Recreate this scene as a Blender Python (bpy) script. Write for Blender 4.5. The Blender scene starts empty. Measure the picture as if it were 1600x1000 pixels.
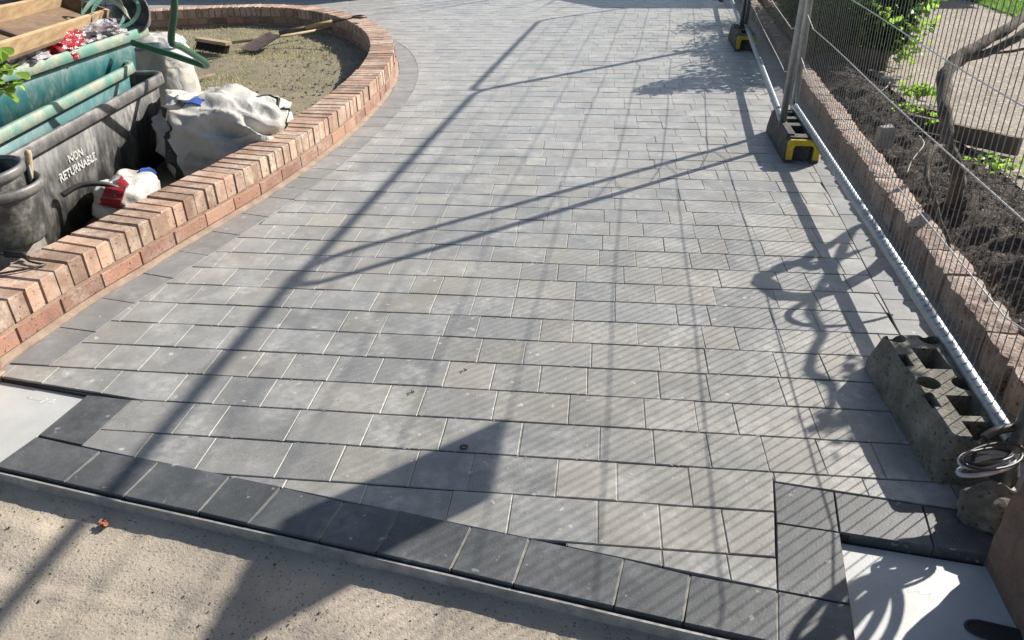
import bpy, bmesh, math, random
from mathutils import Vector, Matrix, noise
random.seed(7)
PI = math.pi
R = math.radians
scene = bpy.context.scene
col = scene.collection

# ------------------------------------------------------------------ camera, sky, sun, exposure
cam = bpy.data.cameras.new('camera'); cam_o = bpy.data.objects.new('camera', cam); col.objects.link(cam_o)
cam.sensor_width = 36.0; cam.lens = 36.0 * 1176.4 / 1600.0; cam.clip_start = 0.05; cam.clip_end = 500
TILT, ROLL, YAW = 0.53479, -0.01558, -0.11736
fw = Vector((math.sin(YAW)*math.cos(TILT), math.cos(YAW)*math.cos(TILT), -math.sin(TILT)))
r0 = Vector((math.cos(YAW), -math.sin(YAW), 0)); u0 = r0.cross(fw)
rt = math.cos(ROLL)*r0 + math.sin(ROLL)*u0; up = -math.sin(ROLL)*r0 + math.cos(ROLL)*u0
mw = Matrix((rt, up, -fw)).transposed().to_4x4(); mw.translation = Vector((0, -2.5458, 1.5069))
cam_o.matrix_world = mw
scene.camera = cam_o

SUN_EL = R(32.2); SUN_DIR = Vector((0.745*math.cos(SUN_EL), 0.667*math.cos(SUN_EL), math.sin(SUN_EL)))
world = bpy.data.worlds.new('World'); scene.world = world; world.use_nodes = True
wn = world.node_tree.nodes; wl = world.node_tree.links
sky = wn.new('ShaderNodeTexSky'); sky.sky_type = 'NISHITA'; sky.sun_disc = False
sky.sun_elevation = SUN_EL; sky.sun_rotation = math.atan2(0.745, 0.667); sky.dust_density = 1.5
bg = wn['Background']; wl.new(sky.outputs[0], bg.inputs[0]); bg.inputs[1].default_value = 0.072
sl = bpy.data.lights.new('sun', 'SUN'); sl.energy = 5.0; sl.angle = R(0.53); sl.color = (1.0, 0.945, 0.86)
so = bpy.data.objects.new('sun', sl); col.objects.link(so); so.location = (8, 8, 9)
so.rotation_euler = SUN_DIR.to_track_quat('Z', 'Y').to_euler()
scene.view_settings.view_transform = 'Standard'; scene.view_settings.look = 'None'
scene.view_settings.exposure = 0.70; scene.view_settings.gamma = 1.0

# ------------------------------------------------------------------ materials
def mat(name, c1, c2=None, rough=0.7, scale=8.0, metallic=0.0, island=0.0, bump=0.0, bscale=60.0, dust=None, dust_amt=0.4,
        dust_scale=5.0, speck=None, speck_amt=0.1, speck_scale=250.0, spec=0.5, stretch=(1, 1, 1), transl=0.0, warm=None, warm_amt=0.2, sheen=0.0, fleck=None, sandy=None, crease=0.0, lo=0.35, hi=0.65, bdist=0.004):
    m = bpy.data.materials.new(name); m.use_nodes = True
    nt = m.node_tree; N = nt.nodes; L = nt.links
    b = N['Principled BSDF']; b.inputs['Roughness'].default_value = rough; b.inputs['Metallic'].default_value = metallic
    b.inputs['Specular IOR Level'].default_value = spec
    if sheen: b.inputs['Sheen Weight'].default_value = sheen; b.inputs['Sheen Roughness'].default_value = .45
    tc = N.new('ShaderNodeTexCoord'); mp = N.new('ShaderNodeMapping'); mp.inputs['Scale'].default_value = stretch
    L.new(tc.outputs['Object'], mp.inputs[0])
    def nz(s, det=6, rgh=0.6):
        n = N.new('ShaderNodeTexNoise'); n.inputs['Scale'].default_value = s; n.inputs['Detail'].default_value = det
        n.inputs['Roughness'].default_value = rgh; L.new(mp.outputs[0], n.inputs['Vector']); return n.outputs['Fac']
    def ramp(f, a, z):
        r = N.new('ShaderNodeMapRange'); r.inputs[1].default_value = a; r.inputs[2].default_value = z
        L.new(f, r.inputs[0]); return r.outputs[0]
    def mix(f, a, c, fac=1.0):
        x = N.new('ShaderNodeMix'); x.data_type = 'RGBA'
        if fac != 1.0 and not isinstance(f, float):
            mm = N.new('ShaderNodeMath'); mm.operation = 'MULTIPLY'; mm.inputs[1].default_value = fac; L.new(f, mm.inputs[0]); f = mm.outputs[0]
        L.new(f, x.inputs[0])
        for sock, v in ((x.inputs[6], a), (x.inputs[7], c)):
            if isinstance(v, tuple): sock.default_value = (*v[:3], 1)
            else: L.new(v, sock)
        return x.outputs[2]
    c2 = c2 or tuple(v*0.8 for v in c1)
    c = mix(ramp(nz(scale), lo, hi), c1, c2)
    if island or warm:
        g = N.new('ShaderNodeNewGeometry')
    if warm:
        wnn = N.new('ShaderNodeTexWhiteNoise'); wnn.noise_dimensions = '1D'; L.new(g.outputs['Random Per Island'], wnn.inputs['W'])
        c = mix(ramp(wnn.outputs['Value'], 0.45, 1.0), c, warm, warm_amt)
    if island:
        mr = N.new('ShaderNodeMapRange'); mr.inputs[3].default_value = 1-island; mr.inputs[4].default_value = 1+island
        L.new(g.outputs['Random Per Island'], mr.inputs[0])
        h = N.new('ShaderNodeHueSaturation'); L.new(mr.outputs[0], h.inputs['Value']); L.new(c, h.inputs['Color']); c = h.outputs['Color']
    if dust:
        a = N.new('ShaderNodeMath'); a.operation = 'MULTIPLY'
        L.new(ramp(nz(dust_scale, 8, 0.65), 0.46, 0.66), a.inputs[0]); L.new(ramp(nz(dust_scale*7, 4, 0.6), 0.3, 0.6), a.inputs[1])
        c = mix(a.outputs[0], c, dust, dust_amt)
    if speck:
        v = N.new('ShaderNodeTexVoronoi'); v.inputs['Scale'].default_value = speck_scale; L.new(mp.outputs[0], v.inputs['Vector'])
        w = N.new('ShaderNodeSeparateColor'); L.new(v.outputs['Color'], w.inputs[0])
        c = mix(ramp(w.outputs[0], 1-speck_amt-0.02, 1-speck_amt), c, speck, 0.8)
    if sandy:
        c = mix(ramp(nz(.9, 5, .6), .50, .72), c, sandy, .38); c = mix(ramp(nz(6, 8, .7), .60, .70), c, sandy, .35)
    if fleck:
        c = mix(ramp(nz(26, 2, .5), 0.685, 0.73), c, fleck, .75); c = mix(ramp(nz(70, 2, .5), 0.72, 0.75), c, (.05, .05, .05), .7)
    L.new(c, b.inputs['Base Color'])
    if crease:
        vo = N.new('ShaderNodeTexVoronoi'); vo.feature = 'DISTANCE_TO_EDGE'; vo.inputs['Scale'].default_value = crease
        nv = N.new('ShaderNodeTexNoise'); nv.inputs['Scale'].default_value = 3.5; L.new(mp.outputs[0], nv.inputs['Vector'])
        va = N.new('ShaderNodeVectorMath'); va.operation = 'MULTIPLY_ADD'; va.inputs[1].default_value = (.5, .5, .5); L.new(nv.outputs['Color'], va.inputs[0]); L.new(mp.outputs[0], va.inputs[2]); L.new(va.outputs[0], vo.inputs['Vector'])
        bq = N.new('ShaderNodeBump'); bq.inputs['Strength'].default_value = .42; bq.inputs['Distance'].default_value = .05; L.new(vo.outputs['Distance'], bq.inputs['Height'])
    if bump:
        bp = N.new('ShaderNodeBump'); bp.inputs['Strength'].default_value = bump; bp.inputs['Distance'].default_value = bdist
        L.new(nz(bscale, 5, 0.65), bp.inputs['Height']); L.new(bp.outputs[0], b.inputs['Normal'])
        if crease: L.new(bq.outputs[0], bp.inputs['Normal'])
    if transl:
        t = N.new('ShaderNodeBsdfTranslucent'); L.new(c, t.inputs['Color']); ms = N.new('ShaderNodeMixShader')
        hs = N.new('ShaderNodeHueSaturation'); hs.inputs['Value'].default_value = 2.0; L.new(c, hs.inputs['Color']); L.new(hs.outputs[0], t.inputs['Color'])
        ms.inputs[0].default_value = transl; L.new(b.outputs[0], ms.inputs[1]); L.new(t.outputs[0], ms.inputs[2])
        L.new(ms.outputs[0], N['Material Output'].inputs['Surface'])
    return m

M = {}
M['paver'] = mat('paver', (.235, .234, .222), (.168, .170, .166), sheen=.42, sandy=(.36, .315, .24), fleck=(.50, .49, .465), rough=.42, scale=9, island=.16, bump=.35, bscale=120, bdist=.002,
                 dust=(.46, .45, .425), dust_amt=.75, dust_scale=4.2, speck=(.34, .33, .32), speck_amt=.02, speck_scale=420, warm=(.30, .265, .20), warm_amt=.42)
M['charcoal'] = mat('charcoal_paver', (.086, .091, .094), (.058, .063, .067), fleck=(.3, .3, .3), rough=.55, scale=9, island=.12, bump=.4, bscale=150, bdist=.002,
                    dust=(.22, .225, .225), dust_amt=.5, dust_scale=5, speck=(.14, .14, .14), speck_amt=.02, speck_scale=420)
M['border'] = mat('border_paver', sheen=.35, c1=(.162, .168, .172), c2=(.12, .126, .13), fleck=(.42, .42, .41), rough=.5, scale=9, island=.12, bump=.35, bscale=140, bdist=.002,
                  dust=(.38, .375, .36), dust_amt=.5, dust_scale=4, warm=(.24, .21, .17), warm_amt=.2)
M['joint_dark'] = mat('joint_bed', (.06, .055, .05), (.035, .033, .03), rough=.95)
M['joint_sand'] = mat('joint_sand', (.36, .345, .29), (.17, .16, .135), rough=.95, scale=9, bump=.5, bscale=300)
M['concrete'] = mat('road_surface', (.43, .37, .30), (.31, .265, .215), rough=.95, scale=3.0, bump=.65, bscale=120, bdist=.007,
                    dust=(.55, .465, .345), dust_amt=.6, dust_scale=2.2, speck=(.14, .115, .095), speck_amt=.03, speck_scale=230)
M['ground'] = mat('ground', (.2, .18, .14), (.13, .115, .09), rough=.95, scale=2, bump=.6, bscale=40)
M['brick'] = mat('brick', (.36, .185, .125), (.23, .125, .095), rough=.85, scale=14, island=.34, bump=.8, bscale=90, bdist=.004,
                 dust=(.55, .44, .37), dust_amt=.55, dust_scale=7, speck=(.04, .03, .025), speck_amt=.012, speck_scale=160, warm=(.44, .27, .17), warm_amt=.5)
M['coping'] = mat('coping_brick', (.44, .285, .205), (.27, .17, .125), rough=.85, scale=12, island=.34, bump=.7, bscale=90, bdist=.003,
                  dust=(.62, .52, .42), dust_amt=.9, dust_scale=4, speck=(.04, .03, .025), speck_amt=.012, speck_scale=160, warm=(.46, .30, .21), warm_amt=.55)
M['mortar'] = mat('mortar', (.40, .28, .20), (.28, .18, .13), rough=.95, scale=20, bump=.8, bscale=120)
M['sandfillet'] = mat('sand_mortar', (.36, .275, .205), (.24, .175, .135), rough=.95, scale=12, bump=.6, bscale=150)
M['slab'] = mat('pale_slab', (.50, .51, .50), (.42, .43, .42), rough=.45, scale=5, dust=(.42, .41, .38), dust_amt=.35, dust_scale=9, bump=.1, bscale=80)
M['strip'] = mat('edging_plastic', (.40, .395, .38), (.24, .235, .22), rough=.6, scale=14, dust=(.12, .11, .10), dust_amt=.6, dust_scale=30)
M['galv'] = mat('galvanised_steel', (.40, .43, .45), (.28, .31, .33), rough=.46, scale=30, metallic=.85, stretch=(1, 1, 1), bump=.15, bscale=200, dust=(.3, .3, .3), dust_amt=.4, dust_scale=20)
M['wire'] = mat('fence_wire', (.30, .30, .30), (.2, .2, .195), rough=.42, scale=60, metallic=.7)
M['brightwire'] = mat('bright_wire', (.62, .62, .60), (.5, .5, .49), rough=.35, metallic=.6, scale=40)
M['rubber'] = mat('black_rubber', (.035, .035, .035), (.055, .053, .05), rough=.7, scale=20, dust=(.22, .2, .18), dust_amt=.5, dust_scale=14, bump=.4, bscale=120)
M['yellow'] = mat('yellow_reflector', (.62, .44, .01), (.5, .34, .01), rough=.4, scale=20, dust=(.2, .16, .08), dust_amt=.4, dust_scale=20)
M['greyblock'] = mat('weathered_block', (.095, .09, .072), (.17, .16, .13), rough=.85, scale=14, bump=1.0, bscale=80, bdist=.005, dust=(.33, .32, .27), dust_amt=.6, dust_scale=11, speck=(.04, .04, .03), speck_amt=.05, speck_scale=120)
M['oldwall'] = mat('old_brick', (.42, .335, .28), (.24, .165, .13), rough=.95, scale=13, island=.2, bump=1.0, bscale=60, bdist=.01, dust=(.62, .52, .45), dust_amt=.6, dust_scale=6, speck=(.08, .05, .04), speck_amt=.05, speck_scale=110)
M['pier'] = mat('rough_render', (.15, .10, .075), (.26, .17, .12), rough=.95, scale=7, bump=1.0, bscale=28, bdist=.02, dust=(.3, .24, .19), dust_amt=.5, dust_scale=8)
M['soil'] = mat('soil', (.055, .042, .034), (.10, .08, .065), rough=.98, scale=25, bump=1.0, bscale=70, bdist=.02)
M['twig'] = mat('dry_twig', (.19, .155, .125), (.08, .065, .05), rough=.9, scale=10, island=.7)
M['twigp'] = mat('pale_twig', (.42, .37, .32), (.3, .26, .22), rough=.8, scale=10, island=.2)
M['gravel'] = mat('gravel_path', (.40, .345, .29), (.29, .245, .2), rough=.95, scale=1.6, bump=1.0, bscale=110, bdist=.012, speck=(.6, .54, .47), speck_amt=.16, speck_scale=55, dust=(.2, .16, .12), dust_amt=.4, dust_scale=3)
M['lawn'] = mat('lawn', (.32, .275, .18), (.235, .205, .14), rough=.95, scale=2.5, bump=1.0, bscale=90, bdist=.02, dust=(.27, .22, .165), dust_amt=.8, dust_scale=1.3)
M['grassg'] = mat('green_grass', (.12, .22, .04), (.08, .16, .03), rough=.8, scale=4, island=.3, bump=1.0, bscale=60, bdist=.03)
M['blade'] = mat('grass_blade', (.40, .36, .20), (.27, .27, .13), rough=.7, scale=1.2, island=.35, transl=.3)
M['bladeg'] = mat('green_blade', (.16, .30, .05), (.12, .22, .04), rough=.7, scale=2, island=.3, transl=.4)
M['leaf'] = mat('leaf', (.05, .12, .022), (.03, .075, .018), rough=.45, scale=5, island=.45, transl=.42)
M['leafy'] = mat('lime_leaf', (.22, .34, .05), (.15, .26, .04), rough=.5, scale=8, island=.3, transl=.5)
M['bark'] = mat('bark', (.17, .14, .115), (.06, .048, .038), rough=.95, scale=18, stretch=(1, 1, 1), bump=1.0, bscale=60, bdist=.008)
M['blacktub'] = mat('black_plastic', (.022, .023, .025), (.034, .035, .037), rough=.5, scale=10, dust=(.30, .29, .265), dust_amt=.85, dust_scale=6, stretch=(1, 1, .35), bump=.15, bscale=40)
M['blackrim'] = mat('scuffed_black_rim', (.07, .07, .075), (.16, .155, .15), rough=.45, scale=12, dust=(.42, .40, .37), dust_amt=.65, dust_scale=9, bump=.2, bscale=60)
M['teal'] = mat('teal_plastic', (.018, .135, .14), (.012, .10, .105), rough=.4, scale=6, dust=(.26, .31, .28), dust_amt=.6, dust_scale=9, stretch=(1, 1, .4))
M['tealrim'] = mat('dusty_green_rim', (.10, .26, .21), (.27, .30, .24), rough=.6, scale=7, lo=.42, hi=.62, dust=(.46, .38, .29), dust_amt=.75, dust_scale=6, bump=.3, bscale=70)
M['green'] = mat('green_plastic', (.012, .16, .085), (.01, .12, .065), rough=.4, scale=6)
M['bucket'] = mat('dusty_bucket', (.035, .036, .037), (.085, .085, .08), rough=.6, scale=8, dust=(.36, .36, .31), dust_amt=.85, dust_scale=6, bump=.2, bscale=50)
M['greentube'] = mat('green_paint', (.015, .10, .045), (.01, .07, .035), rough=.35, scale=20, dust=(.12, .2, .14), dust_amt=.4, dust_scale=20)
M['bag'] = mat('woven_white_bag', (.54, .53, .50), (.38, .37, .34), rough=.62, scale=6, dust=(.42, .37, .29), dust_amt=.4, dust_scale=5, bump=.5, bscale=60, bdist=.006, crease=5.0)
M['strap'] = mat('black_webbing', (.03, .03, .03), (.05, .05, .05), rough=.8, scale=90, bump=.6, bscale=200)
M['wood'] = mat('pine_board', (.50, .36, .20), (.36, .24, .13), rough=.8, scale=6, stretch=(6, 1, 6), bump=.5, bscale=40, dust=(.2, .13, .08), dust_amt=.4, dust_scale=5)
M['wood_shade'] = mat('shaded_pine', (.21, .14, .085), (.13, .085, .055), rough=.85, scale=6, stretch=(6, 1, 6), bump=.6, bscale=40)  # darker pine colour paints the shade inside the trough
M['redfilm'] = mat('red_film', (.34, .02, .03), (.22, .015, .02), rough=.22, scale=9, bump=.6, bscale=14, bdist=.02)
M['clear'] = mat('crumpled_film', (.5, .49, .52), (.3, .28, .31), rough=.2, scale=12, bump=.9, bscale=20, bdist=.02, dust=(.12, .03, .04), dust_amt=.6, dust_scale=9)
M['redbrick'] = mat('red_clay', (.46, .17, .10), (.34, .12, .075), rough=.9, scale=8, bump=.4)
M['blackhose'] = mat('black_hose', (.02, .02, .022), (.035, .035, .036), rough=.45, scale=30)
M['whitecable'] = mat('white_cable', (.52, .54, .56), (.36, .37, .39), rough=.3, scale=20)
M['steel'] = mat('rusty_steel', (.16, .12, .10), (.09, .065, .055), rough=.6, scale=12, metallic=.3, bump=.4)
M['handle'] = mat('ash_handle', (.48, .37, .23), (.36, .27, .17), rough=.7, scale=14, stretch=(1, 1, 1))
M['bristle'] = mat('brown_bristle', (.055, .04, .03), (.10, .075, .055), rough=.9, scale=60, bump=1.0, bscale=200, bdist=.01)
M['yellowgrip'] = mat('worn_yellow', (.46, .36, .11), (.3, .23, .09), rough=.6, scale=20)
M['nearblack'] = mat('near_black', (.03, .032, .038), (.05, .052, .058), rough=.7, scale=3)  # near-black; paints deep shade on the added box beyond the planter
M['clay'] = mat('terracotta_wall', (.30, .19, .13), (.22, .135, .095), rough=.9, scale=5, bump=.5, bscale=50)
M['paint'] = mat('white_stencil', (.50, .50, .48), (.10, .10, .10), rough=.6, scale=75, lo=.52, hi=.60)
M['blue'] = mat('blue_print', (.05, .12, .45), (.04, .1, .35), rough=.4)
M['grid'] = mat('pale_panel', (.52, .53, .52), (.45, .46, .45), rough=.6, scale=5)
M['stone'] = mat('stone', (.34, .31, .27), (.2, .18, .155), rough=.95, scale=12, island=.3, bump=.8, bscale=60)
M['timber'] = mat('old_timber', (.17, .13, .095), (.11, .085, .06), rough=.95, scale=8, bump=.8, bscale=50)
M['signm'] = mat('sign_board', (.7, .7, .68), (.6, .6, .58), rough=.5)
M['slabpen'] = mat('pale_pen', (.66, .67, .66), (.6, .61, .6), rough=.7)
M['graffito'] = mat('pencil_mark', (.40, .41, .41), (.34, .35, .35), rough=.7)

# ------------------------------------------------------------------ helpers
def link(name, me, m=None, parent=None, loc=None):
    o = bpy.data.objects.new(name, me); col.objects.link(o)
    if m is not None and len(me.materials) == 0: me.materials.append(m)
    if parent is not None: o.parent = parent
    if loc is not None: o.location = loc
    return o
def tag(o, label=None, cat=None, group=None, kind=None):
    if label: o['label'] = label
    if cat: o['category'] = cat
    if group: o['group'] = group
    if kind: o['kind'] = kind
    return o
def thing(name, label, cat, loc=(0, 0, 0), rz=0, group=None):
    o = bpy.data.objects.new(name, None); col.objects.link(o); o.location = loc; o.rotation_euler = (0, 0, rz); o.empty_display_size = .1
    return tag(o, label, cat, group)
class MB:
    def __init__(s): s.v = []; s.f = []; s.sm = []
    def add(s, vs, fs, smooth=False):
        k = len(s.v); s.v += [tuple(v) for v in vs]; s.f += [tuple(i+k for i in f) for f in fs]; s.sm += [smooth]*len(fs)
    def box(s, c, d, M3=None):
        pts = [Vector((x*d[0]/2, y*d[1]/2, z*d[2]/2)) for x in (-1, 1) for y in (-1, 1) for z in (-1, 1)]
        if M3 is not None: pts = [M3 @ q for q in pts]
        c = Vector(c)
        s.add([q+c for q in pts], [(0, 1, 3, 2), (4, 6, 7, 5), (0, 4, 5, 1), (2, 3, 7, 6), (0, 2, 6, 4), (1, 5, 7, 3)])
    def tube(s, path, r, n=8, cap=True, ridge=0.0):
        path = [Vector(q) for q in path]; m = len(path); rr = r if isinstance(r, (list, tuple)) else [r]*m
        vs = []; prev = None
        for i, q in enumerate(path):
            t = (path[min(i+1, m-1)]-path[max(i-1, 0)])
            t = t.normalized() if t.length > 1e-9 else Vector((0, 0, 1))
            if prev is None:
                a = Vector((0, 0, 1)) if abs(t.z) < .9 else Vector((1, 0, 0)); nx = (a - t*a.dot(t)).normalized()
            else:
                nx = (prev - t*prev.dot(t)); nx = nx.normalized() if nx.length > 1e-6 else Vector((1, 0, 0))
            prev = nx; ny = t.cross(nx); rad = rr[i]*(1+ridge*(1 if i % 2 else -1))
            for k in range(n):
                a = 2*PI*k/n; vs.append(q + nx*math.cos(a)*rad + ny*math.sin(a)*rad)
        fs = [(i*n+k, i*n+(k+1) % n, (i+1)*n+(k+1) % n, (i+1)*n+k) for i in range(m-1) for k in range(n)]
        s.add(vs, fs, n > 4)
        if cap:
            k0 = len(s.v)-len(vs); s.f.append(tuple(k0+k for k in reversed(range(n)))); s.f.append(tuple(k0+(m-1)*n+k for k in range(n))); s.sm += [False, False]
    def rings(s, rings, smooth=True, cap0=False, cap1=False):
        n = len(rings[0]); vs = [v for r in rings for v in r]
        fs = [(i*n+k, i*n+(k+1) % n, (i+1)*n+(k+1) % n, (i+1)*n+k) for i in range(len(rings)-1) for k in range(n)]
        k0 = len(s.v); s.add(vs, fs, smooth)
        if cap0: s.f.append(tuple(k0+k for k in reversed(range(n)))); s.sm.append(False)
        if cap1: s.f.append(tuple(k0+(len(rings)-1)*n+k for k in range(n))); s.sm.append(False)
    def me(s, name):
        me = bpy.data.meshes.new(name); me.from_pydata(s.v, [], s.f); me.update()
        me.polygons.foreach_set('use_smooth', s.sm); return me
    def build(s, name, m, parent=None, sub=None):
        if sub is not None: s.v = [(x-sub[0], y-sub[1], z-sub[2]) for x, y, z in s.v]
        me = s.me(name); return link(name, me, m, parent)
def bez(pts, n=12):
    """Catmull-Rom through pts"""
    P = [Vector(q) for q in pts]; P = [2*P[0]-P[1]] + P + [2*P[-1]-P[-2]]; out = []
    for i in range(1, len(P)-2):
        for k in range(n):
            t = k/n; a, b, c, d = P[i-1], P[i], P[i+1], P[i+2]
            out.append(.5*((2*b)+(c-a)*t+(2*a-5*b+4*c-d)*t*t+(3*b-a-3*c+d)*t**3))
    out.append(P[-2]); return out
def resample(path, step):
    out = [path[0].copy()]; acc = 0
    for a, b in zip(path, path[1:]):
        L = (b-a).length; 
        while L > 0 and acc+L >= step:
            a = a + (b-a).normalized()*(step-acc); out.append(a.copy()); L = (b-a).length; acc = 0
        acc += L
    return out
def nrm(path, i):
    a = path[max(i-1, 0)]; b = path[min(i+1, len(path)-1)]; t = (b-a).normalized(); return Vector((t.y, -t.x, 0)), t   # right-hand normal
def fbm(x, y, z=0, s=1.0): return noise.fractal(Vector((x*s, y*s, z*s)), 1.0, 2.0, 4)
def grid_sheet(name, x0, x1, y0, y1, nx, ny, zf, m, keep=None):
    vs = [(x0+(x1-x0)*i/nx, y0+(y1-y0)*j/ny, 0) for j in range(ny+1) for i in range(nx+1)]
    vs = [(x, y, zf(x, y)) for x, y, _ in vs]; fs = []
    for j in range(ny):
        for i in range(nx):
            cx = x0+(x1-x0)*(i+.5)/nx; cy = y0+(y1-y0)*(j+.5)/ny
            if keep is None or keep(cx, cy): a = j*(nx+1)+i; fs.append((a, a+1, a+nx+2, a+nx+1))
    mb = MB(); mb.add(vs, fs, True); return mb.build(name, m)
def boolcut(base, cutters):
    """cut list of MB out of base MB; returns mesh"""
    bo = bpy.data.objects.new('tmp_base', base.me('tmp')); col.objects.link(bo)
    # clean normals
    bm = bmesh.new(); bm.from_mesh(bo.data); bmesh.ops.recalc_face_normals(bm, faces=bm.faces); bm.to_mesh(bo.data); bm.free()
    allc = MB()
    for c in cutters: allc.add(c.v, c.f)
    co = bpy.data.objects.new('tmp_cut', allc.me('tmpc')); col.objects.link(co)
    bm = bmesh.new(); bm.from_mesh(co.data); bmesh.ops.recalc_face_normals(bm, faces=bm.faces); bm.to_mesh(co.data); bm.free()
    md = bo.modifiers.new('b', 'BOOLEAN'); md.operation = 'DIFFERENCE'; md.solver = 'EXACT'; md.object = co; md.use_self = True
    bv = bo.modifiers.new('v', 'BEVEL'); bv.width = .005; bv.segments = 2; bv.limit_method = 'ANGLE'; bv.angle_limit = R(40)
    dg = bpy.context.evaluated_depsgraph_get(); dg.update()
    me = bpy.data.meshes.new_from_object(bo.evaluated_get(dg))
    bpy.data.objects.remove(bo); bpy.data.objects.remove(co); return me

# ------------------------------------------------------------------ planter curve (outer face of the brick wall)
O_pts = [(-2.16, -1.25, 0), (-2.13, -.60, 0), (-2.105, -.33, 0), (-2.06, .0, 0), (-1.99, .33, 0), (-1.90, .75, 0), (-1.80, 1.2, 0), (-1.72, 1.75, 0), (-1.675, 2.3, 0),
         (-1.665, 2.9, 0), (-1.695, 3.5, 0), (-1.79, 4.15, 0), (-1.98, 4.82, 0), (-2.22, 5.35, 0), (-2.6, 5.95, 0), (-3.05, 6.42, 0), (-3.55, 6.72, 0), (-4.1, 6.83, 0), (-4.75, 6.68, 0), (-5.35, 6.42, 0), (-6.0, 6.1, 0), (-6.8, 5.7, 0)]
O = resample(bez(O_pts, 14), .01)
def off(path, d, z=0):
    return [Vector((q.x+nrm(path, i)[0].x*d, q.y+nrm(path, i)[0].y*d, z)) for i, q in enumerate(path)]
BL = off(O, .035)[::4]     # inner edge of the sand fillet = outer edge of border blocks
BI = off(O, .035+.158)[::4]
WALL_H = .197

# ------------------------------------------------------------------ paving
P_ = .163
def clip(poly, p0, n):
    """keep side where (p-p0).n >= 0"""
    out = []
    for i, a in enumerate(poly):
        b = poly[(i+1) % len(poly)]; da = (a[0]-p0[0])*n[0]+(a[1]-p0[1])*n[1]; db = (b[0]-p0[0])*n[0]+(b[1]-p0[1])*n[1]
        if da >= 0: out.append(a)
        if (da >= 0) != (db >= 0): t = da/(da-db); out.append((a[0]+(b[0]-a[0])*t, a[1]+(b[1]-a[1])*t))
    return out
def area(p): return .5*sum(p[i][0]*p[(i+1) % len(p)][1]-p[(i+1) % len(p)][0]*p[i][1] for i in range(len(p)))
def dedupe(p, e=.004):
    o = []
    for q in p:
        if not o or (q[0]-o[-1][0])**2+(q[1]-o[-1][1])**2 > e*e: o.append(q)
    if len(o) > 1 and (o[0][0]-o[-1][0])**2+(o[0][1]-o[-1][1])**2 < e*e: o.pop()
    return o
def inset(p, d):
    n = len(p); L = []
    for i in range(n):
        a = p[i]; b = p[(i+1) % n]; dx, dy = b[0]-a[0], b[1]-a[1]; l = math.hypot(dx, dy); nx, ny = -dy/l, dx/l
        L.append((nx, ny, nx*a[0]+ny*a[1]+d))
    out = []
    for i in range(n):
        a, b = L[i-1], L[i]; det = a[0]*b[1]-a[1]*b[0]
        if abs(det) < .02: out.append((p[i][0]+b[0]*d, p[i][1]+b[1]*d))
        else: out.append(((a[2]*b[1]-a[1]*b[2])/det, (a[0]*b[2]-a[2]*b[0])/det))
    return out
def paver(mb, poly, gap=.0012, ch=.0020, tilt=.0008, z0=0.0):
    if area(poly) < 0: poly = poly[::-1]
    poly = dedupe([(x+random.gauss(0, .0007), y+random.gauss(0, .0005)) for x, y in poly])
    if len(poly) < 3 or area(poly) < .0009: return
    a = inset(poly, gap); b = inset(poly, gap+ch); n = len(a)
    if area(b) < .0004: return
    cx = sum(q[0] for q in poly)/n; cy = sum(q[1] for q in poly)/n
    tx = random.gauss(0, tilt*6); ty = random.gauss(0, tilt*6); dz = z0+random.gauss(0, tilt*.7)
    Z = lambda q, z: z+dz+(q[0]-cx)*tx+(q[1]-cy)*ty
    vs = [(q[0], q[1], -.045) for q in a]+[(q[0], q[1], Z(q, -ch*.8)) for q in a]+[(q[0], q[1], Z(q, 0)) for q in b]
    fs = [(i, (i+1) % n, n+(i+1) % n, n+i) for i in range(n)]+[(n+i, n+(i+1) % n, 2*n+(i+1) % n, 2*n+i) for i in range(n)]+[tuple(range(2*n, 3*n))]
    mb.add(vs, fs)
def near_seg(curve, q):
    best = None; bi = 0
    for i in range(0, len(curve), 3):
        d = (curve[i].x-q[0])**2+(curve[i].y-q[1])**2
        if best is None or d < best: best = d; bi = i
    for i in range(max(0, bi-3), min(len(curve), bi+4)):
        d = (curve[i].x-q[0])**2+(curve[i].y-q[1])**2
        if d < best: best = d; bi = i
    return bi, math.sqrt(best)
def wall_x(y): return 1.385+.052*y+.004*math.sin(y*5)          # left face of the low brick wall on the right
RB = lambda y: 1.166+.062*y if y < 1.5 else 1.259+.05*(y-1.5)     # border line beside it
FR = lambda x: -.911-.1708*(x+1.47)                            # top line of the charcoal kerb row
field = MB(); sand = MB()
sizes = [.120, .161, .161, .241, .241]
near_joints = {  # joint x positions measured for the nearest courses, course k spans (k)*P_ .. (k+1)*P_
    -6: [-1.349, -1.139, -.891, -.722, -.412, -.183, -.066+.03, .103+.06, .31+.04]}
def course_joints(k):
    xs = []; x = -7.4 - random.random()*.2 if k*P_ > 4.2 else -2.25-random.random()*.2; last = 0
    while x < 1.7:
        xs.append(x); s = random.choice(sizes)
        if s == last == .120: s = .241
        last = s; x += s+.003
    return xs
ymax = 11.2; k = -9
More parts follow.
